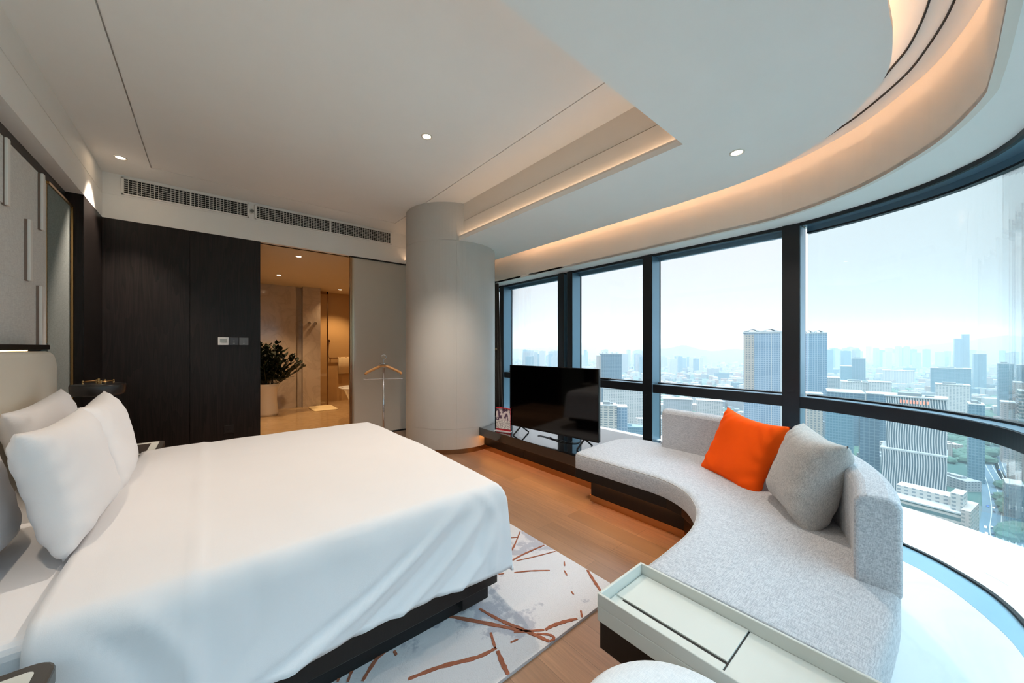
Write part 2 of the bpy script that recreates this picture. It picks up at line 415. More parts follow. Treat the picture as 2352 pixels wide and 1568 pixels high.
# ------------------------------------------------------------------ bathroom beyond the opening
b = NB(); box(b, .15, 3.4, 5.45, 9.6, -.12, .0); struct(b, 'floor_bathroom', MARBF)
b = NB(); box(b, .2, 3.4, 5.45, 9.6, 2.60, 2.7); struct(b, 'ceiling_bathroom', mat('bath_ceiling', (222, 205, 175), .8))
b = NB(); box(b, .15, .3, 5.5, 9.3, 0, 2.60); struct(b, 'wall_bathroom_left', MARBLE)
b = NB(); box(b, 3.3, 3.4, 5.45, 9.6, 0, 2.60); struct(b, 'wall_bathroom_right', TANW)
b = NB(); box(b, .3, 1.41, 8.9, 9.1, 0, 2.6); box(b, 1.41, 1.52, 9.0, 9.1, 0, 2.6); box(b, 1.52, 1.86, 8.8, 9.1, 0, 2.6)
struct(b, 'wall_bathroom_far', MARBLE)
b = NB(); box(b, 1.86, 3.4, 9.4, 9.5, 0, 2.6); box(b, 1.82, 1.86, 8.9, 9.5, 0, 2.6); struct(b, 'wall_shower', TANW)
t = thing('shower_screen', (2.02, 8.95, 0), 'clear glass shower screen with thin bronze edge in the bathroom', 'shower screen')
b = NB(); box(b, 1.87, 2.02, 8.94, 8.95, .02, 2.5); part(b, 'pane', CLEAR, t)
b = NB(); box(b, 2.02, 2.045, 8.93, 8.96, .0, 2.56); box(b, 1.86, 2.05, 8.93, 8.96, 2.5, 2.56); part(b, 'edge_frame', BRONZE, t)
# hooks
for x in (1.64, 1.755):
    t = thing('wall_hook', (x, 8.8, 1.82), 'small round chrome robe hook, %s of the pair on the marble pier' % ('left' if x < 1.7 else 'right'), 'hook', 'robe hooks')
    b = NB(); tube(b, [(x, 8.8, 1.82), (x, 8.775, 1.82)], .032, 16); part(b, 'back_plate', CHROME, t)
    b = NB(); tube(b, [(x, 8.775, 1.82), (x, 8.75, 1.80), (x, 8.745, 1.83)], .009, 8); part(b, 'peg', CHROME, t)
# towel rail and towel
t = thing('towel_rail', (2.2, 9.4, 1.03), 'dark horizontal towel rail on the tan shower wall', 'towel rail')
b = NB(); tube(b, [(2.16, 9.34, 1.04), (2.75, 9.34, 1.04)], .014); part(b, 'bar', BRONZE, t)
for xx in (2.2, 2.72):
    b = NB(); tube(b, [(xx, 9.34, 1.04), (xx, 9.4, 1.04)], .012); part(b, 'bracket', BRONZE, t)
b = NB()
rs = []
for k, (yy, zz) in enumerate(((9.315, .66), (9.315, .9), (9.318, 1.04), (9.34, 1.06), (9.362, 1.04), (9.366, .7))):
    rs.append([(2.36+.35*i/12, yy+.004*math.sin(i*1.3), zz) for i in range(13)])
vv = [ring(b, r) for r in rs]; loft(b, vv, cap=False, closed=False)
o = finish(b, 'towel', mat('cream_towel', (236, 214, 170), .95, bump=.4, bscale=150), smooth=True); m = o.modifiers.new('s', 'SOLIDIFY'); m.thickness = .008
tag(o, 'cream towel hanging over the rail in the shower', 'towel')
t = thing('shower_handset', (2.16, 9.4, 1.45), 'small wall outlet with hanging shower hose on tan wall', 'shower')
b = NB(); tube(b, [(2.16, 9.4, 1.45), (2.16, 9.37, 1.45)], .03, 14); part(b, 'outlet', BRONZE, t)
b = NB(); tube(b, smoothpath([(2.16, 9.37, 1.45), (2.15, 9.34, 1.3), (2.14, 9.34, 1.15), (2.16, 9.36, 1.05)], 5), .007, 8); part(b, 'hose', CHROME, t)
# bathtub
t = thing('bathtub', (2.6, 7.3, 0), 'white freestanding bathtub with a broad tapered rim beside the sliding door', 'bathtub')
b = NB(); rs = []
def oval(cx, cy, a, c, z, n=40, p=2.8):
    return [(cx+a*math.copysign(abs(math.cos(2*pi*i/n))**(2/p), math.cos(2*pi*i/n)), cy+c*math.copysign(abs(math.sin(2*pi*i/n))**(2/p), math.sin(2*pi*i/n)), z) for i in range(n)]
for a, c, z in ((.44, .26, 0), (.50, .30, .25), (.62, .36, .50), (.70, .40, .54), (.70, .40, .555), (.64, .35, .555), (.56, .30, .40), (.48, .24, .12)):
    rs.append(ring(b, oval(2.52, 7.1, a, c, z)))
loft(b, rs); part(b, 'shell', WHITEG, t, smooth=True)
b = NB(); prism(b, roundrect(1.6, 2.05, 8.05, 8.75, .06), .0, .02)
tag(finish(b, 'bath_mat', mat('cream_mat', (246, 226, 180), 1., bump=.5, bscale=120), bevel=.006), 'cream bath mat on the marble floor before the shower', 'bath mat')
# plant
px, py = .83, 8.25
t = thing('potted_plant', (px, py, 0), 'dark leafy plant in a tall white waisted pot by the bathroom entrance', 'plant')
b = NB(); prof = [(.0, .005), (.17, .0), (.18, .05), (.155, .3), (.165, .5), (.19, .60), (.175, .605), (.15, .5), (.0, .5)]
lathe(b, prof, px, py, 40); part(b, 'pot', mat('white_ceramic', (232, 226, 216), .18), t, smooth=True)
b = NB()
rnd = random.Random(3)
for k in range(44):
    a = rnd.uniform(0, 2*pi); lean = rnd.uniform(.05, .42); hh = rnd.uniform(.45, .85)
    if k < 5: a, lean, hh = -.45+.12*k, .40+.06*k, .62-.06*k
    P0 = Vector((px+.06*math.cos(a), py+.06*math.sin(a), .5))
    P1 = P0+Vector((math.cos(a)*lean*.45, math.sin(a)*lean*.45, hh*.6)); P2 = P0+Vector((math.cos(a)*lean*.8, math.sin(a)*lean*.8, hh))
    st = [P0*(1-s)**2+P1*2*s*(1-s)+P2*s*s for s in [i/8 for i in range(9)]]
    tube(b, st, .006, 5)
    for i in range(2, 9):
        for sg in (-1, 1):
            p = st[i]; d = (st[min(i, 8)]-st[i-1]).normalized(); sd = d.cross(Vector((rnd.uniform(-.5, .5), rnd.uniform(-.5, .5), 1))).normalized()*sg
            tip = p+(sd*.7+d*.6).normalized()*rnd.uniform(.12, .19); mid = (p+tip)/2; w = d.cross(sd).normalized()*.01
            q = (tip-p).cross(Vector((0, 0, 1))).normalized()*.04
            vs = [b.verts.new(v) for v in (p, mid+q+w, tip, mid-q+w)]; b.faces.new(vs)
part(b, 'foliage', mat('dark_leaf', (18, 34, 18), .45), t)
b = NB(); lathe(b, [(0, .49), (.15, .49), (.15, .50), (0, .505)], px, py, 24); part(b, 'soil', mat('soil', (40, 28, 20), 1.), t)

# sliding door
t = tag(empty('door_1', (1.52, 5.43, 0)), kind='structure')
b = NB(); box(b, 1.58, 2.75, 5.415, 5.435, .02, 2.585); part(b, 'glass_panel', GLASSW, t)
b = NB(); box(b, 1.52, 1.552, 5.40, 5.45, 0, 2.6); part(b, 'bronze_stile', BRONZE, t, bevel=.003)
b = NB(); box(b, 1.553, 1.58, 5.41, 5.44, 0, 2.59); part(b, 'ivory_stile', mat('satin_metal', (205, 190, 165), .3, .8), t, bevel=.003)
b = NB(); box(b, 1.52, 2.75, 5.385, 5.45, 2.585, 2.602); part(b, 'track', BLACK, t)
b = NB(); box(b, 1.52, 2.75, 5.40, 5.45, 0, .02); part(b, 'threshold', BLACK, t)

# ------------------------------------------------------------------ lamps in the ceiling
def downlight(x, y, z, label, watts, col=(1, .86, .72), spot=1.9, group='recessed ceiling spotlights', r=.045, blend=.6):
    t = thing('downlight', (x, y, z), label, 'ceiling light', group)
    b = NB(); n = 28
    rs = [ring(b, [(x+q*math.cos(2*pi*i/n), y+q*math.sin(2*pi*i/n), z+h) for i in range(n)]) for q, h in ((r, 0), (r, -.004), (r*.72, -.004), (r*.62, .012))]
    loft(b, rs, cap=False); part(b, 'trim_ring', mat('light_trim', (235, 228, 215), .4), t, smooth=True)
    b = NB(); lathe(b, [(0, -.0015), (r*.70, -.0015), (r*.70, -.001), (0, -.001)], x, y, 24, z); part(b, 'lens', LAMPW, t)
    if watts:
        L = bpy.data.lights.new('downlight_beam', 'SPOT'); L.energy = watts; L.color = col; L.spot_size = spot; L.spot_blend = blend
        L.shadow_soft_size = .03; lo = bpy.data.objects.new('downlight_beam', L); COL.objects.link(lo); lo.location = (x, y, z-.02)
        lo.parent = t; lo.matrix_parent_inverse = t.matrix_basis.inverted()
    return t
PW = 1.0
downlight(1.382, 2.756, 3.06, 'small bright downlight in the middle of the raised ceiling', 72*PW)
downlight(-.641, 4.895, 3.06, 'small bright downlight in the ceiling corner beside the left bulkhead', 70*PW, spot=1.2)
downlight(-.64, 1.35, 2.60, 'downlight in the lowered ceiling above the near side of the bed head', 15*PW, (1, .82, .64), spot=2.3)
downlight(2.694, .872, 2.60, 'round white downlight in the lowered ceiling near the curved window', 26*PW, spot=2.2)
for x, y, e in ((.967, 5.913, 36), (.94, 7.668, 48), (2.242, 8.723, 38)):
    downlight(x, y, 2.60, {.967: 'bathroom downlight closest to the doorway', .94: 'bathroom downlight further in, before the marble wall', 2.242: 'bathroom downlight above the shower'}[x], e*PW, (1, .66, .36), group='bathroom spotlights')
def area(name, loc, size, energy, col, rot=(0, 0, 0), par=None):
    L = bpy.data.lights.new(name, 'AREA'); L.shape = 'RECTANGLE'; L.size, L.size_y = size; L.energy = energy; L.color = col
    o = bpy.data.objects.new(name, L); COL.objects.link(o); o.location = loc; o.rotation_euler = rot
    return o
# vents in the far bulkhead
GR = mat('grille_metal', (214, 210, 202), .5); 
for i, (x0, x1) in enumerate(((-.68, .34), (.43, 2.09))):
    t = thing('air_vent', (x0, 5.38, 2.87), ('shorter' if i == 0 else 'longer')+(' ceiling-level air grille above the dark wood wall' if i == 0 else ' ceiling-level air grille above the bathroom opening and glass door'), 'air vent', 'air grilles in the far bulkhead')
    b = NB(); box(b, x0, x1, 5.374, 5.379, 2.875, 3.025); part(b, 'backing', BLACK, t)
    b = NB(); zz = [2.875+.0214*k for k in range(8)]
    for z in zz: box(b, x0, x1, 5.366, 5.374, z-.0015, z+.0025)
    part(b, 'horizontal_slats', GR, t)
    b = NB(); n = int((x1-x0)/.031)
    for k in range(n+1):
        x = x0+(x1-x0)*k/n; box(b, x-.0026, x+.0026, 5.362, 5.368, 2.875, 3.025)
    part(b, 'vertical_slats', GR, t)
    b = NB()
    for (a, c, d, e) in ((x0-.02, x1+.02, 2.862, 2.875), (x0-.02, x1+.02, 3.025, 3.038), (x0-.02, x0, 2.862, 3.038), (x1, x1+.02, 2.862, 3.038)): box(b, a, c, 5.36, 5.38, d, e)
    k = (x0+x1)/2; box(b, k-.006, k+.006, 5.36, 5.38, 2.87, 3.03)
    part(b, 'frame', WHITE, t, bevel=.002)
t = thing('sensor', (.385, 5.38, 2.95), 'small round grey sensor between the two air grilles', 'sensor')
b = NB(); tube(b, [(.385, 5.38, 2.95), (.385, 5.365, 2.95)], .03, 20); part(b, 'rim', GR, t)
b = NB(); tube(b, [(.385, 5.366, 2.95), (.385, 5.360, 2.95)], .02, 20); part(b, 'face', mat('sensor_grey', (120, 116, 108), .5), t)
# thermostat and switches
t = thing('thermostat', (.115, 5.38, 1.36), 'white square thermostat with grey display on the dark wood wall', 'thermostat')
b = NB(); box(b, .065, .162, 5.366, 5.38, 1.325, 1.415); part(b, 'body', WHITEG, t, bevel=.003)
b = NB(); box(b, .083, .145, 5.363, 5.367, 1.355, 1.40); part(b, 'display', mat('lcd', (170, 176, 172), .3), t)
for i, x in enumerate((.168, .262)):
    t = thing('light_switch', (x, 5.38, 1.36), ('dark grey switch plate in the middle, beside the thermostat', 'lighter grey switch plate at the right end of the row')[i], 'switch', 'switch plates on the wood wall')
    b = NB(); box(b, x, x+.088, 5.370, 5.38, 1.325, 1.415); part(b, 'plate', mat('switch_%d' % i, ((74, 74, 78), (112, 112, 114))[i], .35), t, bevel=.002)
    b = NB(); tube(b, [(x+.044, 5.371, 1.375), (x+.044, 5.3685, 1.375)], .006, 12); box(b, x+.036, x+.052, 5.3685, 5.371, 1.343, 1.349); part(b, 'icon', mat('icon_grey', (160, 160, 160), .5), t)
t = thing('power_socket', (.17, 5.38, .3), 'black socket plate low on the dark wood wall', 'socket')
b = NB(); box(b, .12, .21, 5.37, 5.38, .29, .38); part(b, 'plate', mat('socket_black', (24, 22, 22), .3), t, bevel=.002)
b = NB(); box(b, .15, .16, 5.368, 5.371, .325, .345); box(b, .17, .18, 5.368, 5.371, .325, .345); part(b, 'outlet', BLACK, t)

# ------------------------------------------------------------------ headboard wall
t = thing('wall_panel', (-.9, 2.0, 1.3), 'white textured relief wall panel with thin raised fins above the headboard', 'wall panel')
b = NB(); box(b, -.93, -.90, .3, 4.114, 1.31, 2.49); part(b, 'backing', PANEL, t)
b = NB(); box(b, -.90, -.893, .3, 3.70, 1.31, 1.70); box(b, -.90, -.896, 1.4, 3.55, 1.716, 2.10); box(b, -.90, -.893, .3, 3.40, 2.11, 2.485); part(b, 'raised_field', PANEL, t, bevel=.002)
FIN = mat('fin_white', (232, 226, 218), .5)
for y, z0, z1 in ((3.96, 2.10, 2.485), (3.73, 1.72, 2.11), (3.93, 1.315, 1.715), (3.40, 2.1, 2.48)):
    b = NB(); box(b, -.90, -.885, y-.022, y+.008, z0, z1); part(b, 'fin_shaded_side', mat('fin_shadow_brown', (138, 116, 104), .6), t, bevel=.002)  # brown paints the shade on the side of each fin
    b = NB(); box(b, -.887, -.874, y-.026, y+.012, z0, z1); part(b, 'fin', FIN, t, bevel=.003)
b = NB(); box(b, -.925, -.895, 4.114, 4.65, .0, 2.47); tag(finish(b, 'fabric_panel', GREEN), 'tall sage green fabric panel between the white relief panel and dark wood', 'wall panel')
b = NB(); box(b, -.925, -.88, 4.655, 4.69, .0, 2.47); box(b, -.925, -.897, 4.112, 4.118, 1.33, 2.49); box(b, -.925, -.885, 4.1, 4.69, 2.47, 2.488)
struct(b, 'trim_10', BRASS)
# headboard
t = thing('headboard', (-.83, 2.4, .3), 'cream upholstered headboard with rounded corners behind the pillows', 'headboard')
b = NB(); n = 10
pts = [(1.02, .25), (3.76, .25)] + [(3.76-.13+.13*math.cos(math.radians(a)), 1.275-.13+.13*math.sin(math.radians(a))) for a in range(0, 91, 9)] + [(1.02+.13-.13*math.sin(math.radians(a)), 1.275-.13+.13*math.cos(math.radians(a))) for a in range(0, 91, 9)]
rs = []
for x, s in ((-.895, 0), (-.80, 0), (-.785, .004), (-.775, .014), (-.772, .03)):
    rs.append(ring(b, [(x, 2.39+(y-2.39)*(1-s/1.4), .76+(z-.76)*(1-s/.5)) for y, z in pts]))
loft(b, rs); part(b, 'upholstery', LEATH, t, smooth=False)
b = NB(); box(b, -.90, -.80, .95, 3.72, 1.285, 1.315); part(b, 'ledge', BLACK, t, bevel=.003)
b = NB(); box(b, -.87, -.86, 1.1, 3.6, 1.278, 1.282); part(b, 'light_strip', LEDW, t)
# bed
t = thing('bed', (.1, 2.4, 0), 'double bed with white mattress on a black wooden frame', 'bed')
b = NB(); box(b, -.76, 1.085, 1.405, 3.40, .14, .26); part(b, 'frame', WOODB, t, bevel=.004)
b = NB(); box(b, -.6, 1.03, 1.50, 3.3, .012, .14); box(b, .90, 1.045, 1.43, 1.50, .07, .14); part(b, 'plinth', BLACK, t)
b = NB(); prism(b, roundrect(-.768, 1.06, 1.43, 3.37, .06), .26, .585); part(b, 'mattress', LINEN, t, bevel=.035, seg=4)
# duvet
FOLDS = [(.85, .12, .16, 1., .016, .030), (.92, .18, .34, 1., -.012, .028), (.98, .25, .52, 1., .016, .026), (1.02, .35, .68, 1., -.010, .024), (1.04, .45, .82, 1., .014, .022), (.70, .3, .02, 1., -.010, .03), (1.0, .05, 1.03, .8, .010, .018), (.93, .0, .95, .6, -.006, .02),
         (-.17, .05, -.04, .95, .013, .022), (-.26, .08, -.12, .9, -.010, .024), (.10, .1, .0, 1., -.009, .03), (.45, .1, .42, .8, .005, .05), (.28, .05, .30, .7, -.005, .05)]
def cloth():
    b = NB(); top = .62
    xs = [-.345+1.435*i/70 for i in range(71)]+[1.09+.44*i/22 for i in range(1, 23)]
    nd, nt_ = 26, 70
    ys = [('n', .44*(1-i/nd)) for i in range(nd)]+[('t', 1.46+1.90*i/nt_) for i in range(nt_+1)]+[('f', .40*i/12) for i in range(1, 13)]
    grid = []
    for x in xs:
        row = []
        for k, v in ys:
            dx = max(0, x-1.09); X = min(x, 1.09)
            Y = 1.46 if k == 'n' else (3.36 if k == 'f' else v); dy = v if k in 'nf' else 0.
            sgn = -1 if k == 'n' else 1
            hemv = .378+.028*max(0, min(1, (X-.75)/.34))+.005*math.sin(X*7.0+1)
            dx = dx/.44*(hemv+.05); dy = dy/.44*(hemv+.05)
            # rounded shoulder
            def sh(d):
                r = .085
                if d < r*1.57: a = d/r; return r*math.sin(a), r*(1-math.cos(a))
                return r, r+(d-r*1.57)
            ox, zx = sh(dx) if dx > 0 else (0, 0)
            oy, zy = sh(dy) if dy > 0 else (0, 0)
            dz = max(zx, zy) if min(zx, zy) == 0 else (zx**4+zy**4)**.25
            dz = min(dz, hemv)
            ox *= .55; oy *= .7
            fl = .10*zy
            if k == 'n':
                w = zy/.4
                for (xa, wa, xb, wb, am, wd) in FOLDS:
                    if wa-.08 < w < wb+.15:
                        u = (w-wa)/(wb-wa); xl = xb+(xa-xb)*(1-u) if True else 0
                        xl += .05*math.sin(pi*max(0, min(1, u)))
                        en = max(0, min(1, (w-wa+.08)/.2))
                        fl += am*en*math.exp(-((X-xl)/wd)**2)
                fl += .004*w*math.sin(9*X+7*w)
            fx = .06*zx+(.010*(zx/.4)*math.sin(11*Y+2) if zx > 0 else 0)
            z = top-dz
            # soft surface: slightly domed, wrinkles, turned-down fold
            if dz < .05:
                cy = (Y-2.41)/.95; z += .018*(1-cy*cy)-.006*math.exp(-((X+.38)/.05)**2)
                z += .0035*math.sin(3.1*X+2*Y)*math.sin(4.3*Y-1.2*X)+.0015*math.sin(17*X+9*Y)
            fold = .007*math.exp(-((X+.03+.004*math.sin(9*Y))/.012)**2)+(.006 if X < -.03 and X > -.26 else 0)*(1-min(1, abs(X+.03)/.25)*.6)
            if k == 'n' and dy > .08: fl += fold*1.2
            else: z += fold
            z += .0 if dy else 0
            row.append(b.verts.new((X+ox+fx, Y+sgn*(oy+fl), z)))
        grid.append(row)
    for i in range(len(xs)-1):
        for j in range(len(ys)-1):
            b.faces.new((grid[i][j], grid[i+1][j], grid[i+1][j+1], grid[i][j+1]))
    o = finish(b, 'duvet', LINEN, smooth=True)
    m = o.modifiers.new('s', 'SOLIDIFY'); m.thickness = .018; m.offset = -1
    return o
tag(cloth(), 'smooth white duvet with a stitched turn-down fold draped over the bed', 'duvet')
# pillows
def pillow_bm(w, h, T, seed, wr=.012, n=36, pinch=.10, p=4.):
    b = NB(); rnd = random.Random(seed); ph = [rnd.uniform(0, 6) for _ in range(6)]
    g = {}
    for s in (0, 1):
        for i in range(n+1):
            for j in range(n+1):
                u = 2*i/n-1; v = 2*j/n-1
                if s == 1 and (i in (0, n) or j in (0, n)): g[(1, i, j)] = g[(0, i, j)]; continue
                x = w/2*u*(1-pinch*(1-v*v)*u*u); y = h/2*v*(1-pinch*(1-u*u)*v*v)
                th = T/2*((1-abs(u)**p)*(1-abs(v)**p))**.55
                e = (abs(u)**3+abs(v)**3)*.5
                th += wr*e*(1-max(abs(u), abs(v))**8)*math.sin(7*u*v*3+ph[0]+5*u)*.6 + wr*.4*math.sin(4*u+ph[1])*math.sin(3*v+ph[2])*(1-max(abs(u), abs(v))**4)
                g[(s, i, j)] = b.verts.new((x, y, th if s == 0 else -th))
    for s in (0, 1):
        for i in range(n):
            for j in range(n):
                q = [g[(s, i, j)], g[(s, i+1, j)], g[(s, i+1, j+1)], g[(s, i, j+1)]]
                b.faces.new(q if s == 0 else q[::-1])
    return b
def place(o, c, wdir, hdir):
    wv = Vector(wdir).normalized(); hv = Vector(hdir).normalized(); nv = wv.cross(hv).normalized(); hv = nv.cross(wv).normalized()
    M = Matrix((wv, hv, nv)).transposed().to_4x4(); M.translation = Vector(c); o.matrix_basis = M
PIL = [((-.395, 2.09, .83), (.03, 1, .0), (-.22, .10, 1), .62, .43, .15, 'white pillow standing in front, facing the room, nearest the bed centre'),
       ((-.395, 2.70, .83), (-.03, 1, .03), (-.24, .06, 1), .62, .45, .15, 'white pillow standing in front on the side of the table lamp'),
       ((-.60, 1.80, .82), (.0, 1, .02), (-.2, .0, 1), .80, .46, .16, 'white pillow against the headboard cut by the left picture edge'),
       ((-.64, 2.98, .82), (.0, 1, .05), (-.2, .0, 1), .80, .44, .15, 'white pillow against the headboard, its pointed corner by the green panel')]
for k, (c, wd, hd, w, h, T, lab) in enumerate(PIL):
    o = finish(pillow_bm(w, h, T, k+1), 'pillow', LINEN, smooth=True); place(o, c, wd, hd); tag(o, lab, 'pillow', 'pillows on the bed')
# nightstands
def nightstand(y0, y1, label, far):
    t = thing('nightstand', (-.5, (y0+y1)/2, 0), label, 'nightstand', 'nightstands beside the bed')
    x0, x1, z = -.84, -.27, .58
    TOP = mat('nightstand_bronze_grey', (74, 68, 62), .35, .2)
    b = NB(); prism(b, roundrect(x0, x1, y0, y1, .045), z-.045, z-.004); tp = part(b, 'top', TOP, t, bevel=.006)
    b = NB(); R = lambda i: roundrect(x0+i, x1-i, y0+i, y1-i, max(.045-i, .012))
    A = [(x, y, z-.003) for x, y in R(.03)]; B = [(x, y, z-.003) for x, y in R(.072)]
    a = ring(b, A); c = ring(b, B); loft(b, [a, c], cap=False); part(b, 'inlay', LACQ, tp)
    b = NB(); prism(b, R(.074), z-.0045, z-.003); part(b, 'centre_panel', mat('nightstand_centre', (58, 48, 42), .35), tp)
    b = NB(); box(b, x0, x1-.04, y0+.03, y1-.03, .12, z-.047); part(b, 'body', WOODD, t, bevel=.004)
    b = NB(); box(b, x1-.042, x1-.03, y0+.035, y1-.035, .14, .52); dr = part(b, 'drawer', WOODD, t, bevel=.003)
    b = NB(); tube(b, [(x1-.015, (y0+y1)/2-.05, .42), (x1-.015, (y0+y1)/2+.05, .42)], .006); part(b, 'handle', BRASS, dr)
    for sx in (x0+.05, x1-.09):
        for sy in (y0+.06, y1-.06):
            b = NB(); tube(b, [(sx, sy, 0), (sx, sy, .13)], .014, 10); part(b, 'leg', BLACK, t)
nightstand(.85, 1.335, 'bronze-grey nightstand corner with ivory inlay at the bottom left', False)
nightstand(3.43, 3.89, 'bronze-grey nightstand with ivory inlay, half hidden beyond the bed', True)
# lamp
lx, ly = -.59, 3.72
t = thing('table_lamp', (lx, ly, .58), 'table lamp with a flat dark disc shade and brass ring on top', 'lamp')
b = NB(); lathe(b, [(.0, 0), (.085, 0), (.085, .012), (.0, .014)], lx, ly, 32, .58); part(b, 'base', BRONZE, t)
b = NB(); tube(b, [(lx, ly, .59), (lx, ly, .98)], .008, 12); part(b, 'stem', BRASS, t)
b = NB(); lathe(b, [(.0, 1.046), (.10, 1.052), (.128, 1.046), (.132, 1.036), (.130, .985), (.120, .972), (.0, .972)], lx, ly, 48); part(b, 'shade', mat('gunmetal', (58, 56, 56), .3, .7), t, smooth=True)
sh = t.children[-1]
b = NB(); tube(b, [(lx+.07*math.cos(a*.2), ly+.07*math.sin(a*.2), 1.066) for a in range(33)], .0035, 6)
for a in range(4): tube(b, [(lx+.07*math.cos(a*1.57+.3), ly+.07*math.sin(a*1.57+.3), 1.048), (lx+.07*math.cos(a*1.57+.3), ly+.07*math.sin(a*1.57+.3), 1.074)], .005, 8)
part(b, 'brass_gallery', BRASS, sh)
b = NB(); tube(b, [(lx, ly, 1.05), (lx, ly, 1.085)], .006, 8); tube(b, [(lx+.03, ly, 1.05), (lx+.03, ly, 1.078)], .004, 8); part(b, 'finial', BRASS, sh)

# ------------------------------------------------------------------ rug
b = NB(); prism(b, [(-.25, 1.09), (1.60, 1.09), (1.64, 1.10), (1.67, 1.16), (1.68, 3.9), (-.25, 3.9)], .0005, .014)
def stroke(b, pts, w):
    P = [Vector(atz(x, y, .014)) for x, y in pts]
    P = smoothpath([tuple(p) for p in P], 5); n = len(P)
    L = []; R = []
    for i, p in enumerate(P):
        d = (Vector(P[min(i+1, n-1)])-Vector(P[max(i-1, 0)])).normalized(); k = w*(.55+.45*math.sin(pi*min(1, (i+.6)/n)))*(1+.2*math.sin(i*2.3))
        L.append((p[0]-d.y*k, p[1]+d.x*k)); R.append((p[0]+d.y*k, p[1]-d.x*k))
    a = [b.verts.new((x, y, .0165)) for x, y in L]; c = [b.verts.new((x, y, .0165)) for x, y in R]
    a2 = [b.verts.new((x, y, .013)) for x, y in L]; c2 = [b.verts.new((x, y, .013)) for x, y in R]
    for i in range(n-1):
        for q in ((a[i], a[i+1], c[i+1], c[i]), (a2[i], a2[i+1], a[i+1], a[i]), (c[i], c[i+1], c2[i+1], c2[i])): b.faces.new(q).material_index = 1
ST = [([(1018, 1413), (1105, 1429), (1200, 1449)], .010), ([(1101, 1398), (1150, 1425), (1203, 1447), (1250, 1468), (1262, 1474)], .009), ([(1250, 1447), (1180, 1452)], .006) ,
      ([(1232, 1455), (1262, 1458), (1273, 1466), (1262, 1473)], .006), ([(1252, 1447), (1270, 1437), (1300, 1427), (1326, 1421)], .009), ([(1334, 1402), (1337, 1418)], .005),
      ([(937, 1560), (1010, 1532), (1095, 1510), (1140, 1488)], .009), ([(1127, 1453), (1138, 1490)], .006), ([(1143, 1495), (1155, 1525), (1168, 1550)], .010),
      ([(1153, 1273), (1175, 1264), (1195, 1220)], .005), ([(1153, 1255), (1172, 1235)], .004), ([(1157, 1236), (1190, 1234)], .004),
      ([(1160, 1297), (1200, 1274), (1250, 1252)], .006), ([(1186, 1288), (1230, 1278), (1276, 1266)], .004), ([(1181, 1315), (1220, 1311), (1263, 1310)], .005), ([(1145, 1319), (1158, 1317)], .004),
      ([(1349, 1309), (1365, 1335), (1383, 1362)], .008), ([(1312, 1358), (1318, 1366)], .004), ([(1296, 1290), (1297, 1300)], .004), ([(1296, 1310), (1303, 1322)], .004),
      ([(832, 1565), (868, 1510), (908, 1480)], .008), ([(916, 1472), (928, 1460)], .006), ([(905, 1495), (911, 1505)], .006), ([(798, 1567), (812, 1530), (823, 1512)], .006), ([(775, 1567), (786, 1530)], .005), ([(1172, 1476), (1190, 1468)], .004)]
for p, w in ST: stroke(b, p, w)
tag(finish(b, 'rug', [RUG, STROKE]), 'pale grey rug with rust-brown line strokes under the bed foot', 'rug')

# ------------------------------------------------------------------ window bench and television
def orangestrip(pts, par, z): pass
t = thing('window_bench', (2.7, 3.0, 0), 'long low black bench along the window carrying the television', 'bench')
b = NB(); prism(b, [(2.592, 1.90), (3.72, 1.90), (3.72, 5.38), (3.2, 5.38), (3.2, 3.86), (2.592, 3.79)], .19, .29); part(b, 'top_slab', mat('bench_black_lacquer', (15, 14, 15), .10, spec=1., var=.05, coat=1.), t, bevel=.003)
b = NB(); box(b, 2.68, 2.70, 1.9, 2.985, .06, .19); box(b, 2.68, 2.70, 2.99, 3.8, .06, .19); part(b, 'front_panel', WOODB, t)
b = NB(); box(b, 2.674, 2.70, 1.9, 3.8, .0, .058); part(b, 'brass_kickboard', BRASS, t)
b = NB(); box(b, 2.655, 2.662, 1.95, 3.76, .184, .189); part(b, 'light_strip', emit('led_amber', (255, 160, 72), 17), t)
# the TV
t = thing('television', (2.81, 2.7, .29), 'large flat television with dark screen on two splayed feet', 'television')
ang = math.atan2(2.12-3.3, 2.872-2.74)
TV = Matrix.Translation((2.74, 3.30, 0)) @ Matrix.Rotation(ang, 4, 'Z')
def tvpart(b, name, m, **kw):
    bmesh.ops.transform(b, matrix=TV, verts=b.verts); return part(b, name, m, t, **kw)
W = 1.187
b = NB(); box(b, 0, W, .004, .035, .375, 1.088); tvpart(b, 'casing', mat('tv_black', (8, 8, 9), .3), bevel=.003)
b = NB(); box(b, .006, W-.006, -.000, .005, .385, 1.082); tvpart(b, 'screen', mat('tv_screen', (1, 1, 2), .06, spec=.45))
b = NB(); box(b, 0, W, -.003, .005, .373, .385); box(b, 0, W, -.003, .005, 1.082, 1.09); box(b, -.002, .006, -.003, .005, .373, 1.09); box(b, W-.006, W+.002, -.003, .005, .373, 1.09); tvpart(b, 'bezel', mat('tv_bezel', (30, 30, 32), .3, .6))
b = NB(); box(b, .2, W-.2, .03, .07, .42, .85); tvpart(b, 'rear_housing', BLACK, bevel=.01)
for fx in (.16, W-.17):
    b = NB(); tube(b, [(fx, .02, .38), (fx-.01, -.10, .296)], .009, 8); tube(b, [(fx, .02, .38), (fx+.02, .13, .296)], .009, 8); tvpart(b, 'foot', mat('tv_foot', (30, 31, 34), .35, .5))
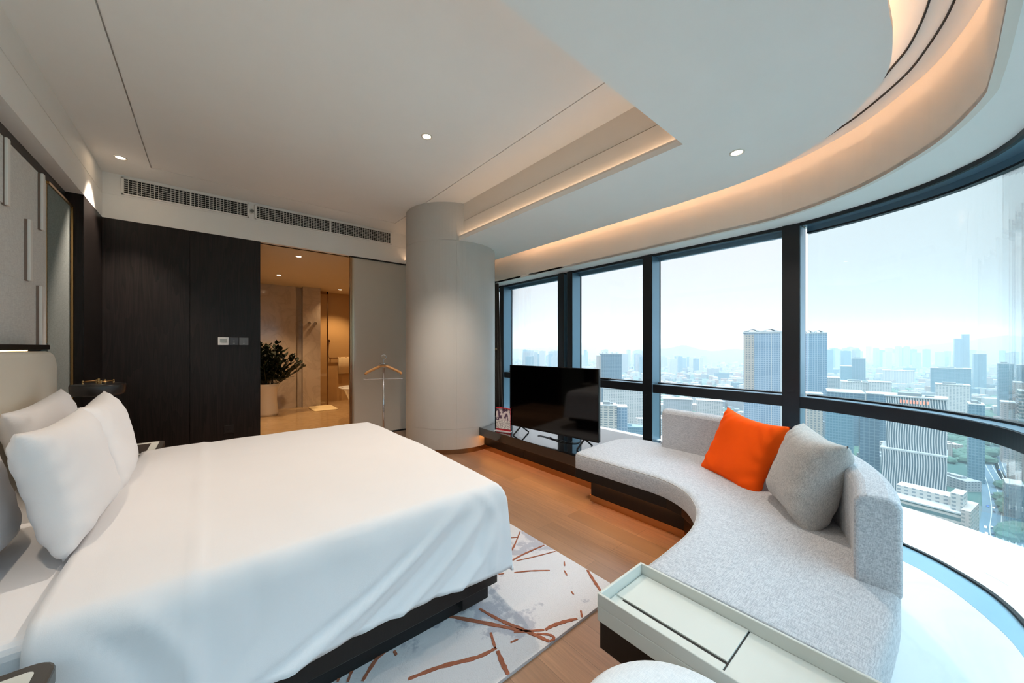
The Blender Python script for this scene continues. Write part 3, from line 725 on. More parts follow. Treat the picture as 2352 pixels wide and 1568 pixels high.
for k, pts in enumerate(([(2.86, 2.95, .296), (2.88, 2.85, .295), (2.87, 2.72, .296), (2.90, 2.60, .295), (2.88, 2.52, .296), (2.93, 2.45, .295), (3.0, 2.46, .295)], [(2.90, 2.80, .296), (2.86, 2.66, .295), (2.85, 2.56, .296), (2.92, 2.50, .296), (2.97, 2.56, .295)])):
    b = NB(); tube(b, smoothpath(pts, 6), .0045, 6); tag(finish(b, 'cable', BLACK, smooth=True), ('longer thin black cable lying under the television', 'shorter looped black cable lying under the television')[k], 'cable', 'cables under the television')
# display card and its holder
t = thing('leaflet_holder', (2.68, 3.36, .29), 'small upright printed leaflet with red edging beside the television', 'leaflet')
AC = Matrix.Translation((2.66, 3.47, .29)) @ Matrix.Rotation(math.radians(-72), 4, 'Z')
def ac(b, n, m, **k): bmesh.ops.transform(b, matrix=AC, verts=b.verts); return part(b, n, m, t, **k)
def leafmat():
    N = NT('leaflet_print'); tc = N.n('ShaderNodeTexCoord'); sp = N.n('ShaderNodeSeparateXYZ'); N.l(tc.outputs['Object'], sp.inputs[0])
    a = N.ramp(N.noise(N.coord(scale=(22, 22, 16)), 1., 3), [(.44, lin((96, 76, 100))), (.5, lin((222, 212, 214)))])
    w = N.n('ShaderNodeTexNoise'); N.l(N.coord(scale=(60, 60, 140)), w.inputs['Vector']); w.inputs['Scale'].default_value = 1.
    lo = N.ramp(w.outputs[0], [(.45, lin((170, 164, 166))), (.55, lin((236, 232, 230)))])
    f = N.math('GREATER_THAN', sp.outputs[2], .42)
    N.base(N.mix(f, lo, a)); N.b.inputs['Roughness'].default_value = .25; return N.m
b = NB(); box(b, 0, .20, 0, .006, .03, .27); o = ac(b, 'card', leafmat())
b = NB(); box(b, -.004, .204, .007, .012, .0, .277); ac(b, 'backing_card', mat('red_card', (190, 28, 44), .35))
b = NB(); box(b, -.008, .208, -.03, .03, .0, .006); ac(b, 'foot', mat('acrylic', (215, 215, 220), .1))
b = NB(); tube(b, smoothpath([(0, -.004, .27), (.05, -.01, .285), (.1, -.012, .278), (.15, -.01, .283), (.2, -.004, .27)], 4), .007, 6); ac(b, 'red_ribbon', mat('red_card', (190, 28, 44), .35))
b = NB(); box(b, 3.745, 3.81, 2.62, 2.76, TZ1+.003, TZ1+.028)
tag(finish(b, 'remote_control', BLACK, bevel=.01), 'small black remote lying on the window transom right of the television', 'remote control')

# curtain
t = thing('curtain', (3.52, 4.62, .3), 'narrow gathered brown curtain between the column and the first window', 'curtain')
b = NB(); rs = []
for k in range(13):
    z = 2.66-(2.66-.30)*k/12; s = .035+.030*(k/12)**1.2; cxx = 3.505+.055*(k/12)**1.1
    rs.append(ring(b, [(cxx+(s+.010*math.cos(9*2*pi*i/72))*math.cos(2*pi*i/72), 4.60+(s+.010*math.cos(9*2*pi*i/72))*1.3*math.sin(2*pi*i/72), z) for i in range(72)]))
loft(b, rs); part(b, 'drape', mat('curtain_brown', (70, 56, 46), .9, var=.1), t, smooth=True)
b = NB(); lathe(b, [(.055, 0), (.06, .01), (.06, .03), (.055, .04)], 3.525, 4.60, 24, 1.25); part(b, 'tie', BRONZE, t)

# ------------------------------------------------------------------ curved sofa
t = thing('sofa', (2.4, 1.0, 0), 'curved grey upholstered window sofa on a black base', 'sofa')
front = [(2.335, 1.96), (2.335, 1.55), (2.335, 1.24), (2.27, 1.06), (2.16, .94), (2.00, .845), (1.80, .79), (1.58, .775), (1.354, .772)]
fr = smoothpath(front, 8)
backo = smoothpath([(1.354, .105), (1.87, .088), (2.20, .130), (2.46, .20), (2.80, .36), (3.03, .60), (3.17, .90), (3.20, 1.2), (3.19, 1.56), (3.19, 1.80), (3.11, 1.95), (2.98, 1.99)], 8)
seat = fr+backo+[(2.7, 2.0)]
def inset(poly, k):
    c = []
    n = len(poly)
    ar = sum(poly[i][0]*poly[(i+1) % n][1]-poly[(i+1) % n][0]*poly[i][1] for i in range(n)); sg = 1 if ar > 0 else -1
    for i in range(n):
        a = Vector(poly[i-1]); p = Vector(poly[i]); q = Vector(poly[(i+1) % n]); d = (q-a)
        if d.length < 1e-9: c.append(tuple(p)); continue
        d.normalize(); c.append((p.x-d.y*k*sg, p.y+d.x*k*sg))
    return c
NS = 72
SF = resample(fr, NS)
SB = resample(backo[::-1], NS)
b = NB(); rs = []
sprof = [(0, .291), (0, .388), (.004, .402), (.014, .412), (.03, .418), (.055, .420)]
for p, q in zip(SF, SB):
    p = Vector(p); q = Vector(q); L_ = (q-p).length; d = (q-p)/L_
    row = [(p.x+d.x*k, p.y+d.y*k, z) for k, z in sprof]
    row += [(p.x+d.x*L_*f, p.y+d.y*L_*f, .420+.004*math.sin(pi*f)) for f in (.2, .4, .6, .8)]
    row += [(q.x-d.x*k, q.y-d.y*k, z) for k, z in sprof[::-1]]
    rs.append(ring(b, row))
loft(b, rs); part(b, 'seat_cushion', GREYF, t, bevel=.016, seg=3)
for p in t.children[-1].data.polygons: p.use_smooth = True
t.children[-1].modifiers['bevel'].angle_limit = 1.0
b = NB(); sm = smoothpath(front, 8)
tube(b, [(x, y, .405) for x, y in offset(fr, .006)], .0028, 6); part(b, 'piping', GREYF2, t, smooth=True)
basef = [(2.42, 2.03), (2.42, 1.22), (2.385, 1.10), (2.30, .985), (2.17, .885), (2.0, .805), (1.8, .75), (1.37, .735)]
b = NB(); prism(b, basef+[(1.37, .14), (1.9, .12), (2.5, .23), (2.83, .42), (3.0, .66), (3.13, .95), (3.16, 1.3), (3.16, 2.03)], .18, .29); part(b, 'base_slab', WOODB, t, bevel=.003)
b = NB(); prism(b, [(2.466, 1.897), (2.466, 1.12), (2.30, .94), (2.0, .74), (1.5, .66), (1.5, .3), (2.4, .3), (2.9, .7), (3.05, 1.1), (3.05, 1.897)], .055, .18); part(b, 'plinth', WOODB, t)
b = NB(); prism(b, [(2.460, 1.90), (2.460, 1.115), (2.296, .935), (1.998, .735), (1.5, .655), (1.5, .3), (2.4, .3), (2.9, .7), (3.05, 1.1), (3.05, 1.90)], .0, .055); part(b, 'brass_kickboard', BRASS, t)
b = NB(); box(b, 2.440, 2.447, 1.15, 1.88, .174, .179); part(b, 'light_strip', MATS['led_amber'], t)
backf = smoothpath([(1.867, .211), (2.14, .25), (2.42, .345), (2.66, .49), (2.86, .72), (2.99, .95), (3.045, 1.22), (3.05, 1.58)], 10)
b = NB(); B1 = offset(backf, -.13)
BF = resample(backf, 60); BO = offset(BF, -.128)
prof = [(0, .395), (0, .72), (.012, .742), (.035, .752), (.093, .752), (.116, .742), (.128, .72), (.128, .395)]
rs = []
for p, q in zip(BF, BO):
    p = Vector(p); q = Vector(q); d = (q-p).normalized()
    rs.append(ring(b, [(p.x+d.x*s, p.y+d.y*s, z) for s, z in prof]))
loft(b, rs); part(b, 'backrest', GREYF, t, bevel=.014, seg=3)
# cushions
o = finish(pillow_bm(.53, .51, .15, 11, .022, pinch=.14), 'cushion', ORANGE, smooth=True)
place(o, (2.735, .865, .605), (-.25, -.39, -.03), (.05, -.215, .36)); CUSH1 = o
tag(o, 'bright orange square cushion leaning on the curved sofa back', 'cushion')
o = finish(pillow_bm(.46, .47, .22, 12, .016, pinch=.10), 'cushion', GREYF2, smooth=True)
place(o, (2.41, .455, .63), (-.37, -.23, -.02), (-.02, -.16, .40)); CUSH2 = o
tag(o, 'plump light grey cushion leaning on the sofa beside the orange one', 'cushion')
# tray console at the sofa end
t = thing('sofa_side_console', (1.2, .3, 0), 'ivory tray-topped console joined to the end of the curved sofa', 'side table')
x0, x1, y0, y1 = 1.062, 1.352, -.20, .79
b = NB()
box(b, x0, x1, y0, y1, .322, .375); box(b, x0, x0+.010, y0, y1, .375, .42); box(b, x1-.010, x1, y0, y1, .375, .42); box(b, x0+.010, x1-.010, y1-.010, y1, .375, .42); box(b, x0+.010, x1-.010, y0, y0+.010, .375, .42)
part(b, 'tray_body', LACQ, t, bevel=.0025)
P0 = lambda x, y: atz(x, y, .38)
b = NB()
sy1, sy0 = .745, .40
box(b, x0+.012, x0+.085, sy0, sy1+.03, .375, .379); box(b, x0+.097, x1-.012, sy0, sy1+.03, .375, .381); part(b, 'lid', LACQ, t, bevel=.001)
b = NB(); box(b, x0+.085, x0+.097, sy0, sy1, .3752, .3762); box(b, x0+.012, x1-.012, sy0-.004, sy0, .3752, .3762); part(b, 'finger_slot', BLACK, t)
b = NB(); box(b, x0+.01, x1+.02, y0, y1-.005, .222, .322); part(b, 'base_slab', WOODB, t)
b = NB(); box(b, x0+.12, x1, y0, y1-.12, .0, .222); part(b, 'plinth', BLACK, t)
# round ottoman
t = thing('ottoman', (.78, .37, 0), 'round pale fabric ottoman cropped by the bottom edge', 'ottoman')
b = NB(); lathe(b, [(.0, .43), (.18, .43), (.222, .424), (.238, .408), (.242, .39), (.238, .20), (.23, .10)], .79, .36, 64); part(b, 'seat', fabric('ottoman_fabric', (228, 230, 232), (212, 216, 220), 420.), t, smooth=True)
b = NB(); lathe(b, [(.20, .0), (.20, .10)], .79, .36, 48); part(b, 'plinth', BLACK, t)
# valet stand
t = thing('valet_stand', (1.65, 4.45, 0), 'chrome clothes valet stand with a wooden hanger top beside the column', 'valet stand')
vx, vy = 1.648, 4.45
b = NB(); lathe(b, [(0, 0), (.15, 0), (.15, .012), (.03, .02), (0, .02)], vx, vy, 36); part(b, 'base', CHROME, t, smooth=False)
b = NB(); tube(b, [(vx, vy, .015), (vx, vy, 1.04)], .0125, 16); part(b, 'pole', CHROME, t, smooth=True)
dv = Vector((.9, -.43, 0)).normalized()*.22
b = NB(); c0 = Vector((vx, vy, 0))
hp = [c0-dv*.97+Vector((0, 0, .962)), c0-dv*.88+Vector((0, 0, .985)), c0-dv*.45+Vector((0, 0, 1.035)), c0-dv*.12+Vector((0, 0, 1.065)), c0+dv*.12+Vector((0, 0, 1.065)), c0+dv*.45+Vector((0, 0, 1.035)), c0+dv*.88+Vector((0, 0, .985)), c0+dv*.97+Vector((0, 0, .962))]
tube(b, [tuple(p) for p in smoothpath([tuple(p) for p in hp], 4)], .016, 12); part(b, 'wooden_hanger', mat('hanger_wood', (196, 140, 84), .35, var=.15, vscale=30), t, smooth=True)
b = NB(); tube(b, [tuple(c0-dv+Vector((0, 0, .905))), tuple(c0+dv+Vector((0, 0, .905)))], .007, 10); tube(b, [tuple(c0-dv*1.04+Vector((0, 0, .905))), tuple(c0-dv+Vector((0, 0, .905)))], .013, 12); tube(b, [tuple(c0+dv+Vector((0, 0, .905))), tuple(c0+dv*1.04+Vector((0, 0, .905)))], .013, 12); part(b, 'trouser_bar', CHROME, t)
b = NB(); lathe(b, [(0, 1.088), (.055, 1.098), (.055, 1.102), (0, 1.096)], vx, vy, 24); part(b, 'tray_disc', CHROME, t)
b = NB(); tube(b, [(vx, vy, 1.06), (vx, vy, 1.145)], .004, 8); tube(b, [tuple(c0+dv.normalized()*.03*math.sin(a)+Vector((0, 0, 1.175-.03*math.cos(a)))) for a in [i*.35 for i in range(0, 16)]], .004, 8); part(b, 'hook', CHROME, t)

#@CITY
# ------------------------------------------------------------------ the city outside
G = -180.0
def groundmat():
    N = NT('city_ground'); v = N.coord()
    vo = N.n('ShaderNodeTexVoronoi'); N.l(v, vo.inputs['Vector']); vo.inputs['Scale'].default_value = .012
    sp = N.n('ShaderNodeSeparateColor'); N.l(vo.outputs['Color'], sp.inputs[0])
    c = N.ramp(sp.outputs[0], [(.0, lin((44, 72, 64))), (.35, lin((54, 80, 72))), (.42, lin((76, 88, 90))), (.8, lin((94, 102, 102))), (.82, lin((50, 78, 68)))])
    n = N.noise(v, .06, 5, .7)
    c = N.mix(N.math('MULTIPLY', n, .6), c, lin((54, 76, 78)))
    N.base(c); N.b.inputs['Roughness'].default_value = 1.; N.b.inputs['Specular IOR Level'].default_value = .1; return N.m
b = NB(); v = [b.verts.new((x, y, G)) for x, y in ((-3000, -4000), (14000, -7000), (14000, 12000), (-3000, 12000))]; b.faces.new(v)
struct(b, 'ground', groundmat())
FC = {
 'blue_tower': facade('facade_blue_glass', (176, 196, 212), (104, 140, 170), 4., 4., .72, .74),
 'beige_grid': facade('facade_beige_grid', (206, 190, 172), (120, 124, 128), 5., 4.5, .55, .6),
 'dark_glass': facade('facade_dark_glass', (120, 150, 168), (66, 104, 128), 5., 4., .85, .8),
 'white_res': facade('facade_white', (226, 224, 218), (140, 150, 158), 5., 3.4, .5, .5),
 'grey_res': facade('facade_grey', (186, 190, 192), (120, 136, 148), 4., 3.2, .55, .5),
 'teal': facade('facade_teal', (120, 160, 176), (76, 124, 146), 3., 3.8, .8, .7),
 'pink': facade('facade_pinkish', (214, 198, 188), (140, 140, 140), 4., 3.2, .5, .5),
 'fins': facade('facade_white_fins', (240, 238, 234), (78, 100, 112), 2.1, 400., .58, 1., wob=.6),
 'stripes': facade('facade_striped', (226, 216, 206), (88, 118, 120), 400., 5.2, 1., .6),
 'balcony': facade('facade_balcony', (222, 212, 198), (112, 126, 132), 7., 3.3, .7, .55),
}
ROOF = mat('roof_grey', (96, 102, 104), .9); ROOFW = mat('roof_white', (138, 142, 142), .9)
SZ = math.radians(-40)
OCC = []
def free(X, Y, r, add=True):
    for (a, c, q) in OCC:
        if abs(a-X) < r+q and abs(c-Y) < r+q and math.hypot(a-X, c-Y) < (r+q)*.92: return False
    if add: OCC.append((X, Y, r))
    return True
def building(x0, x1, ytop, d, style, label, depth=None, rot=0., base=G, name='tower', extra=None, group=None, cat='building'):
    """stands on the ground at forward distance d, as wide and as high as the photo shows"""
    th = math.atan(((x0+x1)/2-CX)/F); w = (x1-x0)*d/F*math.cos(th); zt = H-(ytop-HY)*d/F; dep = depth or w
    X, Y = bearing((x0+x1)/2, d+dep*.5*0)
    t = thing(name, (X, Y, base), label, cat, group); t.rotation_euler = (0, 0, SZ-th+.06+rot)
    OCC.append((X+dep*.5*math.sin(-SZ+th), Y+dep*.5*math.cos(-SZ+th), math.hypot(w, dep)*.5)); 
    hgt = zt-base
    def bp(bm, nm, m, **kw):
        o = finish(bm, nm, m, None, **kw); o.parent = t; return o
    bm = NB(); box(bm, -w/2, w/2, 0, dep, 0, hgt); bp(bm, 'facade_block', FC[style])
    bm = NB(); e = .02*w
    box(bm, -w/2-e, w/2+e, -e, dep+e, hgt, hgt+max(1.2, .012*hgt)); bp(bm, 'parapet', ROOFW)
    if extra: extra(bp, w, dep, hgt)
    return t
def canopy(bp, w, dep, h):
    bm = NB()
    for s in (-.27, .18):
        rs = []
        for k in range(7):
            u = k/6; a = (w*.24)*(1-.5*(2*u-1)**2)
            rs.append(ring(bm, [(w*s-a+2*a*j/6, dep*(.2+.6*u), h+4+3.5*math.sin(pi*j/6)) for j in range(7)]))
        loft(bm, rs, cap=False, closed=False)
        for j in (-1, 1): box(bm, w*s+j*w*.1-.6, w*s+j*w*.1+.6, dep*.4, dep*.45, h, h+5)
    bp(bm, 'roof_canopy', ROOF)
def plant_room(bp, w, dep, h):
    bm = NB(); box(bm, -w*.3, w*.1, dep*.2, dep*.7, h, h+5); box(bm, w*.15, w*.3, dep*.3, dep*.6, h, h+3); bp(bm, 'plant_room', ROOF)
def edgefin(bp, w, dep, h):
    canopy(bp, w, dep, h)
    bm = NB(); box(bm, w*.18, w*.2, -1.0, .2, 0, h+1); box(bm, w*.40, w*.46, -.6, .2, 0, h+1); bp(bm, 'corner_rib', ROOFW)
    bm = NB(); box(bm, -w/2-.6, -w*.24, -.6, 1.0, h*.4, h-3); bp(bm, 'beige_grid_face', FC['beige_grid'])  # beige grid facing on the left part of the tower front
# key buildings
building(1708, 1800, 764, 700, 'blue_tower', 'tall blue glass tower with beige grid face left of the widest mullion', depth=55, extra=edgefin)
building(1846, 1899, 766, 760, 'blue_tower', 'tall pale blue grid tower just right of the widest mullion', depth=50, extra=canopy)
building(1378, 1428, 813, 1050, 'dark_glass', 'dark blue twin-faced glass tower above the television corner', depth=50, extra=canopy)
building(1371, 1380, 817, 1040, 'pink', 'slim pinkish block adjoining the dark glass tower', depth=45)
building(1378, 1417, 932, 500, 'balcony', 'beige balcony tower seen right of the television under the transom', depth=26, extra=plant_room)
building(1415, 1441, 936, 508, 'blue_tower', 'pale blue glass wing attached to the beige balcony tower', depth=24)
building(1385, 1476, 893, 800, 'white_res', 'wide white low block with vertical windows under the transom', depth=40, name='office_block')
def podium(bp, w, dep, h):
    bm = NB(); box(bm, -w*.57, w*.5, -w*.12, dep*1.1, 0, h*.46); bp(bm, 'podium_fins', FC['fins'])
    bm = NB(); box(bm, -w*.59, w*.51, -w*.13, dep*1.12, h*.46, h*.475); bp(bm, 'podium_cornice', ROOFW)
    bm = NB(); rn = random.Random(2)
    for k in range(9): box(bm, -w*.25+k*w*.055, -w*.25+k*w*.055+w*.03, -1.0, -.4, h-7, h-3)
    bp(bm, 'roof_sign', mat('sign_letters', (226, 130, 100), .7))
    plant_room(bp, w, dep, h)
building(2031, 2172, 914, 430, 'fins', 'white hotel tower covered in wavy vertical fins', depth=34, rot=-.10, extra=podium)
def annex(bp, w, dep, h):
    bm = NB()
    box(bm, -w*.5, w*.3, dep*.35, dep*.7, h, h+9); box(bm, w*.34, w*.5, dep*.1, dep*.5, h, h+16); bp(bm, 'upper_storeys', FC['white_res'])
    bm = NB(); box(bm, w*.5, w*.62, -2, dep*.7, 0, h+5); bp(bm, 'stair_tower', FC['pink'])
building(2040, 2205, 1160, 330, 'stripes', 'long striped office block in the foreground below the hotel', depth=46, rot=-.25, extra=annex, name='office_block')
building(2137, 2230, 846, 1150, 'teal', 'wide dark teal office slab beneath the split-top tower', depth=50, name='office_slab', extra=plant_room)
building(2192, 2210, 778, 2000, 'dark_glass', 'lower half of the split-top tower on the skyline', depth=60)
building(2209, 2227, 768, 2010, 'dark_glass', 'taller half of the split-top tower on the skyline', depth=60)
building(2236, 2266, 813, 1500, 'teal', 'square teal tower right of the split-top tower', depth=60)
building(2293, 2329, 836, 900, 'teal', 'blue office tower near the right edge with rounded shoulders', depth=40, extra=plant_room)
building(2337, 2380, 839, 850, 'dark_glass', 'dark striped tower cut by the right picture edge', depth=40)
building(2340, 2390, 900, 520, 'stripes', 'striped block at the right edge above the transom', depth=30)
building(2150, 2228, 884, 820, 'white_res', 'white classical-looking office block with flat cornice', depth=40, name='office_block', extra=plant_room)
building(1957, 1988, 823, 1500, 'dark_glass', 'dark rectangular tower standing mid-distance right of the pale tower', depth=60, extra=plant_room)
building(1931, 1957, 841, 1450, 'teal', 'shorter teal block attached left of the dark rectangular tower', depth=60)
building(2028, 2100, 851, 1700, 'white_res', 'long white hall roof in the middle distance', depth=60, name='exhibition_hall')
building(1899, 1930, 868, 900, 'grey_res', 'low grey block beside the pale grid tower', depth=40, name='office_block')
building(1932, 2010, 878, 1000, 'white_res', 'white block with flat roofs left of the hotel', depth=60, name='office_block', extra=plant_room)
building(1995, 2048, 878, 960, 'white_res', 'white apartment-like block directly behind the hotel', depth=40, name='office_block')
building(1900, 1985, 902, 640, 'dark_glass', 'dark blue flat-roofed block touching the curved transom', depth=60, name='office_block')
building(1990, 2090, 907, 600, 'dark_glass', 'long blue-grey flat roof behind the hotel roof sign', depth=40, name='office_block')
building(2225, 2262, 930, 480, 'teal', 'teal residential block right of the hotel', depth=30, extra=plant_room, name='office_block')
building(2330, 2352, 880, 600, 'pink', 'pink-cream apartment block near the right edge', depth=40, name='apartment_block')
building(2300, 2333, 925, 560, 'pink', 'cream stepped apartment block with balconies by the avenue', depth=30, name='apartment_block')
building(1523, 1590, 917, 900, 'grey_res', 'long pale office block with ribbed front under the transom', depth=30, name='office_block')
building(1600, 1660, 921, 880, 'white_res', 'ribbed white block left of the tall tower base', depth=30, name='office_block')
building(1850, 1890, 905, 640, 'beige_grid', 'beige podium block in front of the pale grid tower', depth=30, name='office_block')
building(1896, 1960, 925, 500, 'teal', 'teal glazed block behind the grey cushion', depth=30, name='office_block', extra=plant_room)
building(1975, 2020, 940, 480, 'dark_glass', 'dark block left of the hotel fins', depth=30, name='office_block')
building(2310, 2352, 1115, 360, 'teal', 'low bright teal sports roof by the avenue', depth=22, name='sports_hall')
# countable smaller blocks
protos = []
def low_proto(style, w, d, h):
    bm = NB(); box(bm, -w/2, w/2, -d/2, d/2, 0, h)
    me_o = finish(bm, 'facade_block', FC[style]); return me_o
kinds = [('white_res', 'white mid-rise city block far below the windows', 'white mid-rise blocks in the hazy city'),
         ('grey_res', 'grey mid-rise city block far below the windows', 'grey mid-rise blocks in the hazy city'),
         ('pink', 'cream mid-rise city block far below the windows', 'cream mid-rise blocks in the hazy city'),
         ('teal', 'teal glazed city block far below the windows', 'teal glazed blocks in the hazy city')]
rn = random.Random(21)
proto_m = {}
def small(kind, X, Y, w, dp, h, rot, sky=False):
    st, lab, grp = kinds[kind]
    bm = NB(); box(bm, -w/2, w/2, -dp/2, dp/2, 0, h); box(bm, -w*.25, w*.1, -dp*.2, dp*.2, h, h+2.5)
    o = finish(bm, 'city_block', FC[st]); o.location = (X, Y, G); o.rotation_euler = (0, 0, rot)
    if sky: lab = lab.replace('mid-rise city block far below the windows', 'high-rise on the hazy skyline').replace('glazed city block far below the windows', 'high-rise on the hazy skyline'); grp = grp.replace('mid-rise blocks', 'skyline towers').replace('glazed blocks', 'skyline towers')
    tag(o, lab, 'building', grp)
cnt = 0
def clear_of_road(x, d): return not (d < 1300 and 2225+(900-min(d, 900))*.05 < x < 2330 and d < 900)
for k in range(330):
    d = 420+2600*rn.random()**1.7; x = rn.uniform(1180, 2400)
    if x < 1500: x = rn.uniform(1180, 2400)
    if 2020 < x < 2190 and d < 520: continue
    if 2205 < x < 2330 and d < 900: continue
    X, Y = bearing(x, d); w = rn.uniform(22, 75); dp = rn.uniform(14, 30); h = rn.choice((12, 16, 20, 26, 34, 45))*(.8+.5*rn.random())
    if not free(X, Y, math.hypot(w, dp)*.5): continue
    small(rn.choice((0, 0, 0, 1, 2, 2, 3)), X, Y, w, dp, h, SZ+rn.choice((0, 0, pi/2, -.25, .15)))
for k in range(90):
    d = 500+2600*rn.random()**1.3; x = rn.uniform(2370, 3900); X, Y = bearing(x, d); w = rn.uniform(22, 60); dp = rn.uniform(14, 30)
    if not free(X, Y, math.hypot(w, dp)*.5): continue
    small(rn.choice((0, 1, 2, 3)), X, Y, w, dp, rn.choice((16, 24, 40, 70, 110)), SZ+rn.choice((0, -.4, .3)))
for k in range(170):
    x = rn.choice((rn.uniform(1205, 1290), rn.uniform(1330, 1480), rn.uniform(1900, 2360), rn.uniform(1900, 2360), rn.uniform(1520, 1620)))
    d = rn.uniform(2300, 4200)
    top = {True: rn.uniform(795, 812), False: rn.uniform(802, 820)}[1900 < x < 2140]
    if 1500 < x < 1700: top = rn.uniform(815, 824)
    hh = H-(top-HY)*d/F-G
    X, Y = bearing(x, d); ww = rn.uniform(25, 55)
    if not free(X, Y, ww*.55): continue
    small(rn.choice((0, 1, 1, 3, 3)), X, Y, ww, 25, hh, SZ+rn.uniform(-.4, .4), True)
# uncountable far sprawl
bm = NB()
for k in range(6000):
    d = 900+5200*rn.random()**1.2; x = rn.uniform(1150, 3600)
    X, Y = bearing(x, d); w = rn.uniform(10, 40); dp = rn.uniform(10, 30); h = rn.uniform(8, 30)
    if not free(X, Y, math.hypot(w, dp)*.5, False): continue
    mi = rn.choice((0, 0, 1, 2))
    vs = []
    r = rn.uniform(0, 1.5); c, s = math.cos(r), math.sin(r)
    for z in (0, h):
        for a, e in ((-1, -1), (1, -1), (1, 1), (-1, 1)):
            lx_, ly_ = a*w/2, e*dp/2; vs.append(bm.verts.new((X+lx_*c-ly_*s, Y+lx_*s+ly_*c, G+z)))
    for f in ((4, 5, 6, 7), (0, 1, 5, 4), (1, 2, 6, 5), (2, 3, 7, 6), (3, 0, 4, 7)): bm.faces.new([vs[i] for i in f]).material_index = mi
o = finish(bm, 'city_rooftops', [mat('sprawl_white', (134, 138, 136), .9), mat('sprawl_grey', (88, 98, 104), .9), mat('sprawl_rose', (122, 108, 102), .9)])
tag(o, 'scatter of tiny pale rooftops filling the hazy city plain', 'rooftops', kind='stuff')
# trees
bm = NB()
def blob(bm, X, Y, Z, r):
    rs = []
    for k, (q, h) in enumerate(((.55, .0), (1, .35), (.85, .75), (.35, 1.))):
        rs.append(ring(bm, [(X+r*q*math.cos(pi*i/3+k)*rn.uniform(.85, 1.15), Y+r*q*math.sin(pi*i/3+k)*rn.uniform(.85, 1.15), Z+r*1.1*h) for i in range(6)]))
    loft(bm, rs)
for (xa, xb, da, db, n) in ((1375, 1478, 600, 760, 260), (1520, 1700, 900, 1500, 200), (1520, 1620, 640, 820, 160), (2020, 2230, 1250, 1500, 240), (2230, 2290, 900, 1250, 160), (1900, 1990, 520, 620, 160), (2300, 2400, 330, 460, 120), (2080, 2210, 296, 312, 120), (1890, 2030, 560, 640, 120), (2180, 2360, 560, 800, 200), (1200, 1290, 2500, 3600, 160)):
    for k in range(n):
        x = rn.uniform(xa, xb); d = rn.uniform(da, db); X, Y = bearing(x, d)
        if not free(X, Y, 7, False): continue
        blob(bm, X, Y, G, rn.uniform(5, 10)*(1+d/3000))
tag(finish(bm, 'tree_canopy', mat('tree_green', (52, 80, 66), 1., var=.3, vscale=.03)), 'clumps of green treetops between the city blocks', 'trees', kind='stuff')
# avenue and side road
def road(pts, w, label):
    P = smoothpath([bearing(x, d) for x, d in pts], 6)
    bm = NB()
    A = offset(P, w/2); B = offset(P, -w/2)
    va = [bm.verts.new((x, y, G+.4)) for x, y in A]; vb = [bm.verts.new((x, y, G+.4)) for x, y in B]
    for i in range(len(P)-1): bm.faces.new((va[i], va[i+1], vb[i+1], vb[i]))
    for o_ in (-.25, 0, .25):
        C_ = offset(P, w*o_+.3); D_ = offset(P, w*o_-.3)
        vc = [bm.verts.new((x, y, G+.5)) for x, y in C_]; vd = [bm.verts.new((x, y, G+.5)) for x, y in D_]
        for i in range(len(P)-1): bm.faces.new((vc[i], vc[i+1], vd[i+1], vd[i])).material_index = 1
    o = finish(bm, 'road', [mat('asphalt', (62, 84, 96), .9), mat('road_paint', (150, 154, 146), .9)]); tag(o, label, 'road'); return P
av = road([(2332, 300), (2300, 345), (2300, 400), (2285, 480), (2262, 560), (2245, 700), (2240, 1000)], 26, 'wide city avenue running away at the right below the window')
av2 = road([(2390, 330), (2345, 420), (2310, 520), (2290, 640)], 16, 'parallel service road right of the wide avenue')
# cars
bm = NB(); box(bm, -2.2, 2.2, -.9, .9, .3, 1.1); 
CARP = {}
def carmesh(c):
    if c in CARP: return CARP[c]
    bm = NB(); box(bm, -2.3, 2.3, -.95, .95, .3, 1.05); box(bm, -1.3, 1.1, -.85, .85, 1.05, 1.6)
    o = finish(bm, 'car', mat('car_%d_%d_%d' % c, c, .35), bevel=.15); CARP[c] = o; o['used'] = False; return o
cols = [((240, 240, 240), 'white'), ((60, 70, 84), 'dark'), ((64, 110, 190), 'blue')]
cars = []
for k in range(54):
    P = av if k % 3 else av2
    i = rn.randrange(2, len(P)-2) if k > 20 else rn.randrange(1, 16); i = min(i, len(P)-2)
    p = Vector(P[i]); q = Vector(P[i+1]); dd = (q-p).normalized(); s = rn.choice((-9, -5, 5, 9)) if k % 3 else rn.choice((-5, 5))
    tt = rn.random(); loc = p.lerp(q, tt)+Vector((-dd.y, dd.x))*s
    c, nm = rn.choice((cols[0], cols[0], cols[1], cols[2]))
    src = carmesh(c)
    if not src.get('used'): o = src; src['used'] = True
    else: o = src.copy(); COL.objects.link(o)
    o.location = (loc.x, loc.y, G+.4); o.rotation_euler = (0, 0, math.atan2(dd.y, dd.x))
    tag(o, 'tiny %s car in the traffic far below the window' % nm, 'car', '%s cars on the avenue' % nm)
for o in CARP.values():
    if not o.get('used'): bpy.data.objects.remove(o)
    elif 'used' in o: del o['used']
for o in list(COL.objects):
    if 'used' in o: del o['used']
bpy_unused = bm.free()
